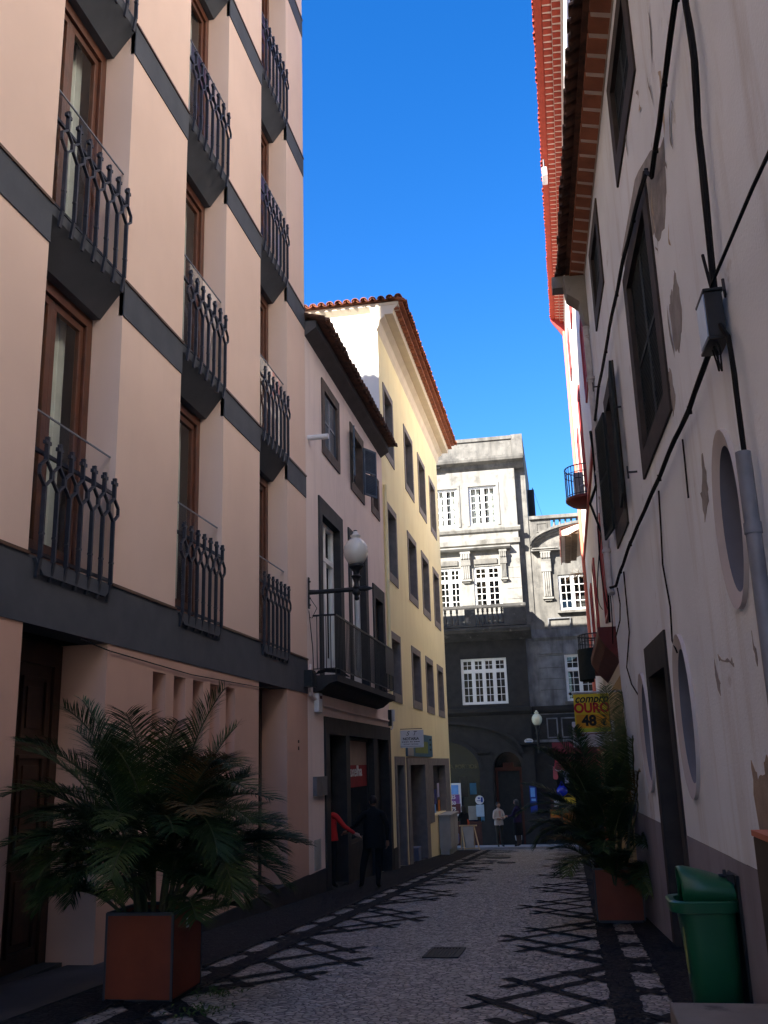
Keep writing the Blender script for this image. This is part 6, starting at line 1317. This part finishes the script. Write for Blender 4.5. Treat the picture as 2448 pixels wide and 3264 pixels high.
# person in black with an orange bag strap behind the board
nd_ = dict(STD); nd_.update(el=((-.27, .04, 1.12), .046), wl=((-.31, .16, .92), .033), er=((.24, .05, 1.12), .046), wr=((.16, .24, 1.08), .033))
ed = [(a, b, 0 if m == 0 else m) for a, b, m in TORSO] + LEGS + [('sl', 'el', 0), ('el', 'wl', 2), ('sr', 'er', 0), ('er', 'wr', 2)]
L4 = (-4.55, 42.2, gz(42.2) + .09)
t, W, s, fr = person('person', L4, R_(35), 1.66, nd_, ed, [M['black'], surf('dark_plum_skirt', (.05, .025, .03), None, 4, .9, .2), M['skin'], M['blackpaint'], M['ink']], 'person in black short sleeves behind the pavement board, holding a blue bag', [((-.31, .16, .92), (-.2, .3, -.9), (1, 0, 0), -1, .9), ((.16, .24, 1.08), (0, 1, .1), (0, 0, 1), 1, .5)], ((0, .02, 1.61), (-.2, 1, -.1), 2))
hair(t, W, fr, M['hair'], length=.14)
coat(t, W, [(1.34, .17, .12, 0), (1.2, .178, .135, 0), (1.04, .172, .135, 0), (.80, .19, .15, 0)], M['black'], 'blouse')
mb = MB(); mb.tube([W((.10, -.145, 1.15)), W((.13, -.16, 1.0)), W((.12, -.16, .84))], [.02, .045, .03], 8, raw=True); mb.build('orange_purse', surf('orange_leather', (.42, .06, .02), None, 4, .6, .1), t)
h4 = W((-.37, .22, .80)); bag('carrier_bag', (h4[0] - .05, h4[1], h4[2] - .03), .50, .60, .22, M['bagblue'], 'bright blue plastic carrier bag held behind the pavement board')

# ------------------------------------------------------------------ small street things
af = thing('pavement_board', (-3.95, 39.3, gz(39.3)), 'pale wooden A-frame pavement board with a blank grey panel by the yellow building', 'board')
z0_ = gz(39.2) + .01; H_ = .90; kx = 39.3 / 33
for sx_ in (-1, 1):
    mb = MB(); mb.bar((-4.09 + .235 * sx_, 39.25, z0_ + H_ - .01), (-3.93 + .29 * sx_, 38.95, z0_), .04); mb.build('leg', M['pine'], af)
    mb = MB(); mb.bar((-4.11 + .22 * sx_, 39.32, z0_ + H_ - .01), (-4.17 + .27 * sx_, 39.72, z0_ + .0), .035); mb.build('leg', M['pine'], af)
mb = MB(); mb.box(-4.44, -3.74, 39.22, 39.33, z0_ + H_ - .02, z0_ + H_ + .025); mb.build('top_rail', M['pine'], af); mb = MB(); mb.bar((-4.2, 38.97, z0_ + .07), (-3.66, 38.97, z0_ + .09), .035); mb.build('bottom_rail', M['pine'], af)
mb = MB(); mb.add([(-4.30, 39.24, z0_ + H_ - .03), (-3.87, 39.24, z0_ + H_ - .03), (-3.87, 39.02, z0_ + .10), (-4.15, 39.02, z0_ + .10), (-4.30, 39.255, z0_ + H_ - .03), (-3.87, 39.255, z0_ + H_ - .03), (-3.87, 39.035, z0_ + .10), (-4.15, 39.035, z0_ + .10)], [(0, 1, 2, 3), (4, 5, 6, 7), (0, 1, 5, 4), (1, 2, 6, 5), (2, 3, 7, 6), (3, 0, 4, 7)]); mb.build('panel', M['greybox'], af)
mb = MB(); mb.add([(-4.38, 39.34, z0_ + H_ - .03), (-3.9, 39.34, z0_ + H_ - .03), (-3.95, 39.69, z0_ + .06), (-4.42, 39.69, z0_ + .06)], [(0, 1, 2, 3)]); mb.build('panel', M['greybox'], af)
def gq(x, y, h): return (x, y, gz(y) + h)
dg_ = thing('drain_grate', (-1.37, 10.38, gz(10.38)), 'slotted iron drain grate set into the mosaic street', 'drain grate')
mb = MB()
for (a, b, c_, d_) in ((-1.56, -1.20, 10.02, 10.06), (-1.56, -1.20, 10.70, 10.74), (-1.56, -1.53, 10.06, 10.70), (-1.23, -1.20, 10.06, 10.70)): mb.prism([(c_, gz(c_) + .014), (d_, gz(d_) + .014), (d_, gz(d_) - .02), (c_, gz(c_) - .02)], 0, a, b)
for i in range(9): x = -1.515 + .033 * i; mb.prism([(10.06, gz(10.06) + .012), (10.70, gz(10.70) + .012), (10.70, gz(10.7) - .02), (10.06, gz(10.06) - .02)], 0, x, x + .014)
mb.build('bars', M['grille'], dg_); mb = MB(); mb.quad(gq(-1.54, 10.04, .004), gq(-1.22, 10.04, .004), gq(-1.22, 10.72, .004), gq(-1.54, 10.72, .004)); mb.build('pit', M['ink'], dg_)
for (x, y, r, lb) in ((-2.4, 31.9, .38, 'round dark manhole cover in the far street, the middle one'), (-1.95, 28.7, .26, 'small dark manhole cover in the far street, nearest the middle'), (-3.2, 28.9, .34, 'dark manhole cover in the far street beside the left mosaic rays')):
    mb = MB(); n = 24; mb.prism([(x + r * math.cos(6.2832 * i / n), y + r * 1.3 * math.sin(6.2832 * i / n)) for i in range(n)], 2, -.5, 0); 
    for i, v in enumerate(mb.v): v.z = gz(v.y) + (.016 if i >= n else -.03)
    o = mb.build('manhole_cover', M['grille'], None, (x, y, gz(y))); tag(o, lb, 'manhole cover', 'manhole covers')
rnd = random.Random(4)
for (x0, y0_, lb) in ((-2.93, 7.95, 'small green weed patch growing between the mosaic stones, farther tuft'), (-2.78, 7.25, 'small green weed patch growing between the mosaic stones, nearer tuft')):
    mb = MB()
    for i in range(70):
        x, y = x0 + rnd.gauss(0, .09), y0_ + rnd.gauss(0, .11); a = rnd.uniform(0, 6.28); l = rnd.uniform(.02, .05); h = rnd.uniform(.01, .035)
        mb.add([gq(x, y, .004), gq(x + l * math.cos(a) * .6 - .008, y + l * math.sin(a) * .6, .004 + h), gq(x + l * math.cos(a), y + l * math.sin(a), .006 + h * .6), gq(x + l * math.cos(a) * .6 + .008, y + l * math.sin(a) * .6 + .006, .004 + h)], [(0, 1, 2, 3)])
    o = mb.build('weeds', M['weed'], None, gq(x0, y0_, 0)); tag(o, lb, 'weeds')
bx = MB(FL); bx.box(30.2, 30.75, -2.86, -2.45, -.35, -.05); bx = bx.build('delivery_box', surf('pale_blue_box', (.18, .20, .28), None, 3, .7, .1), None, (XL - .2, 30.5, -2.86), bevel=.006); tag(bx, 'pale blue box standing on the floor of the dark shop entrance', 'box')
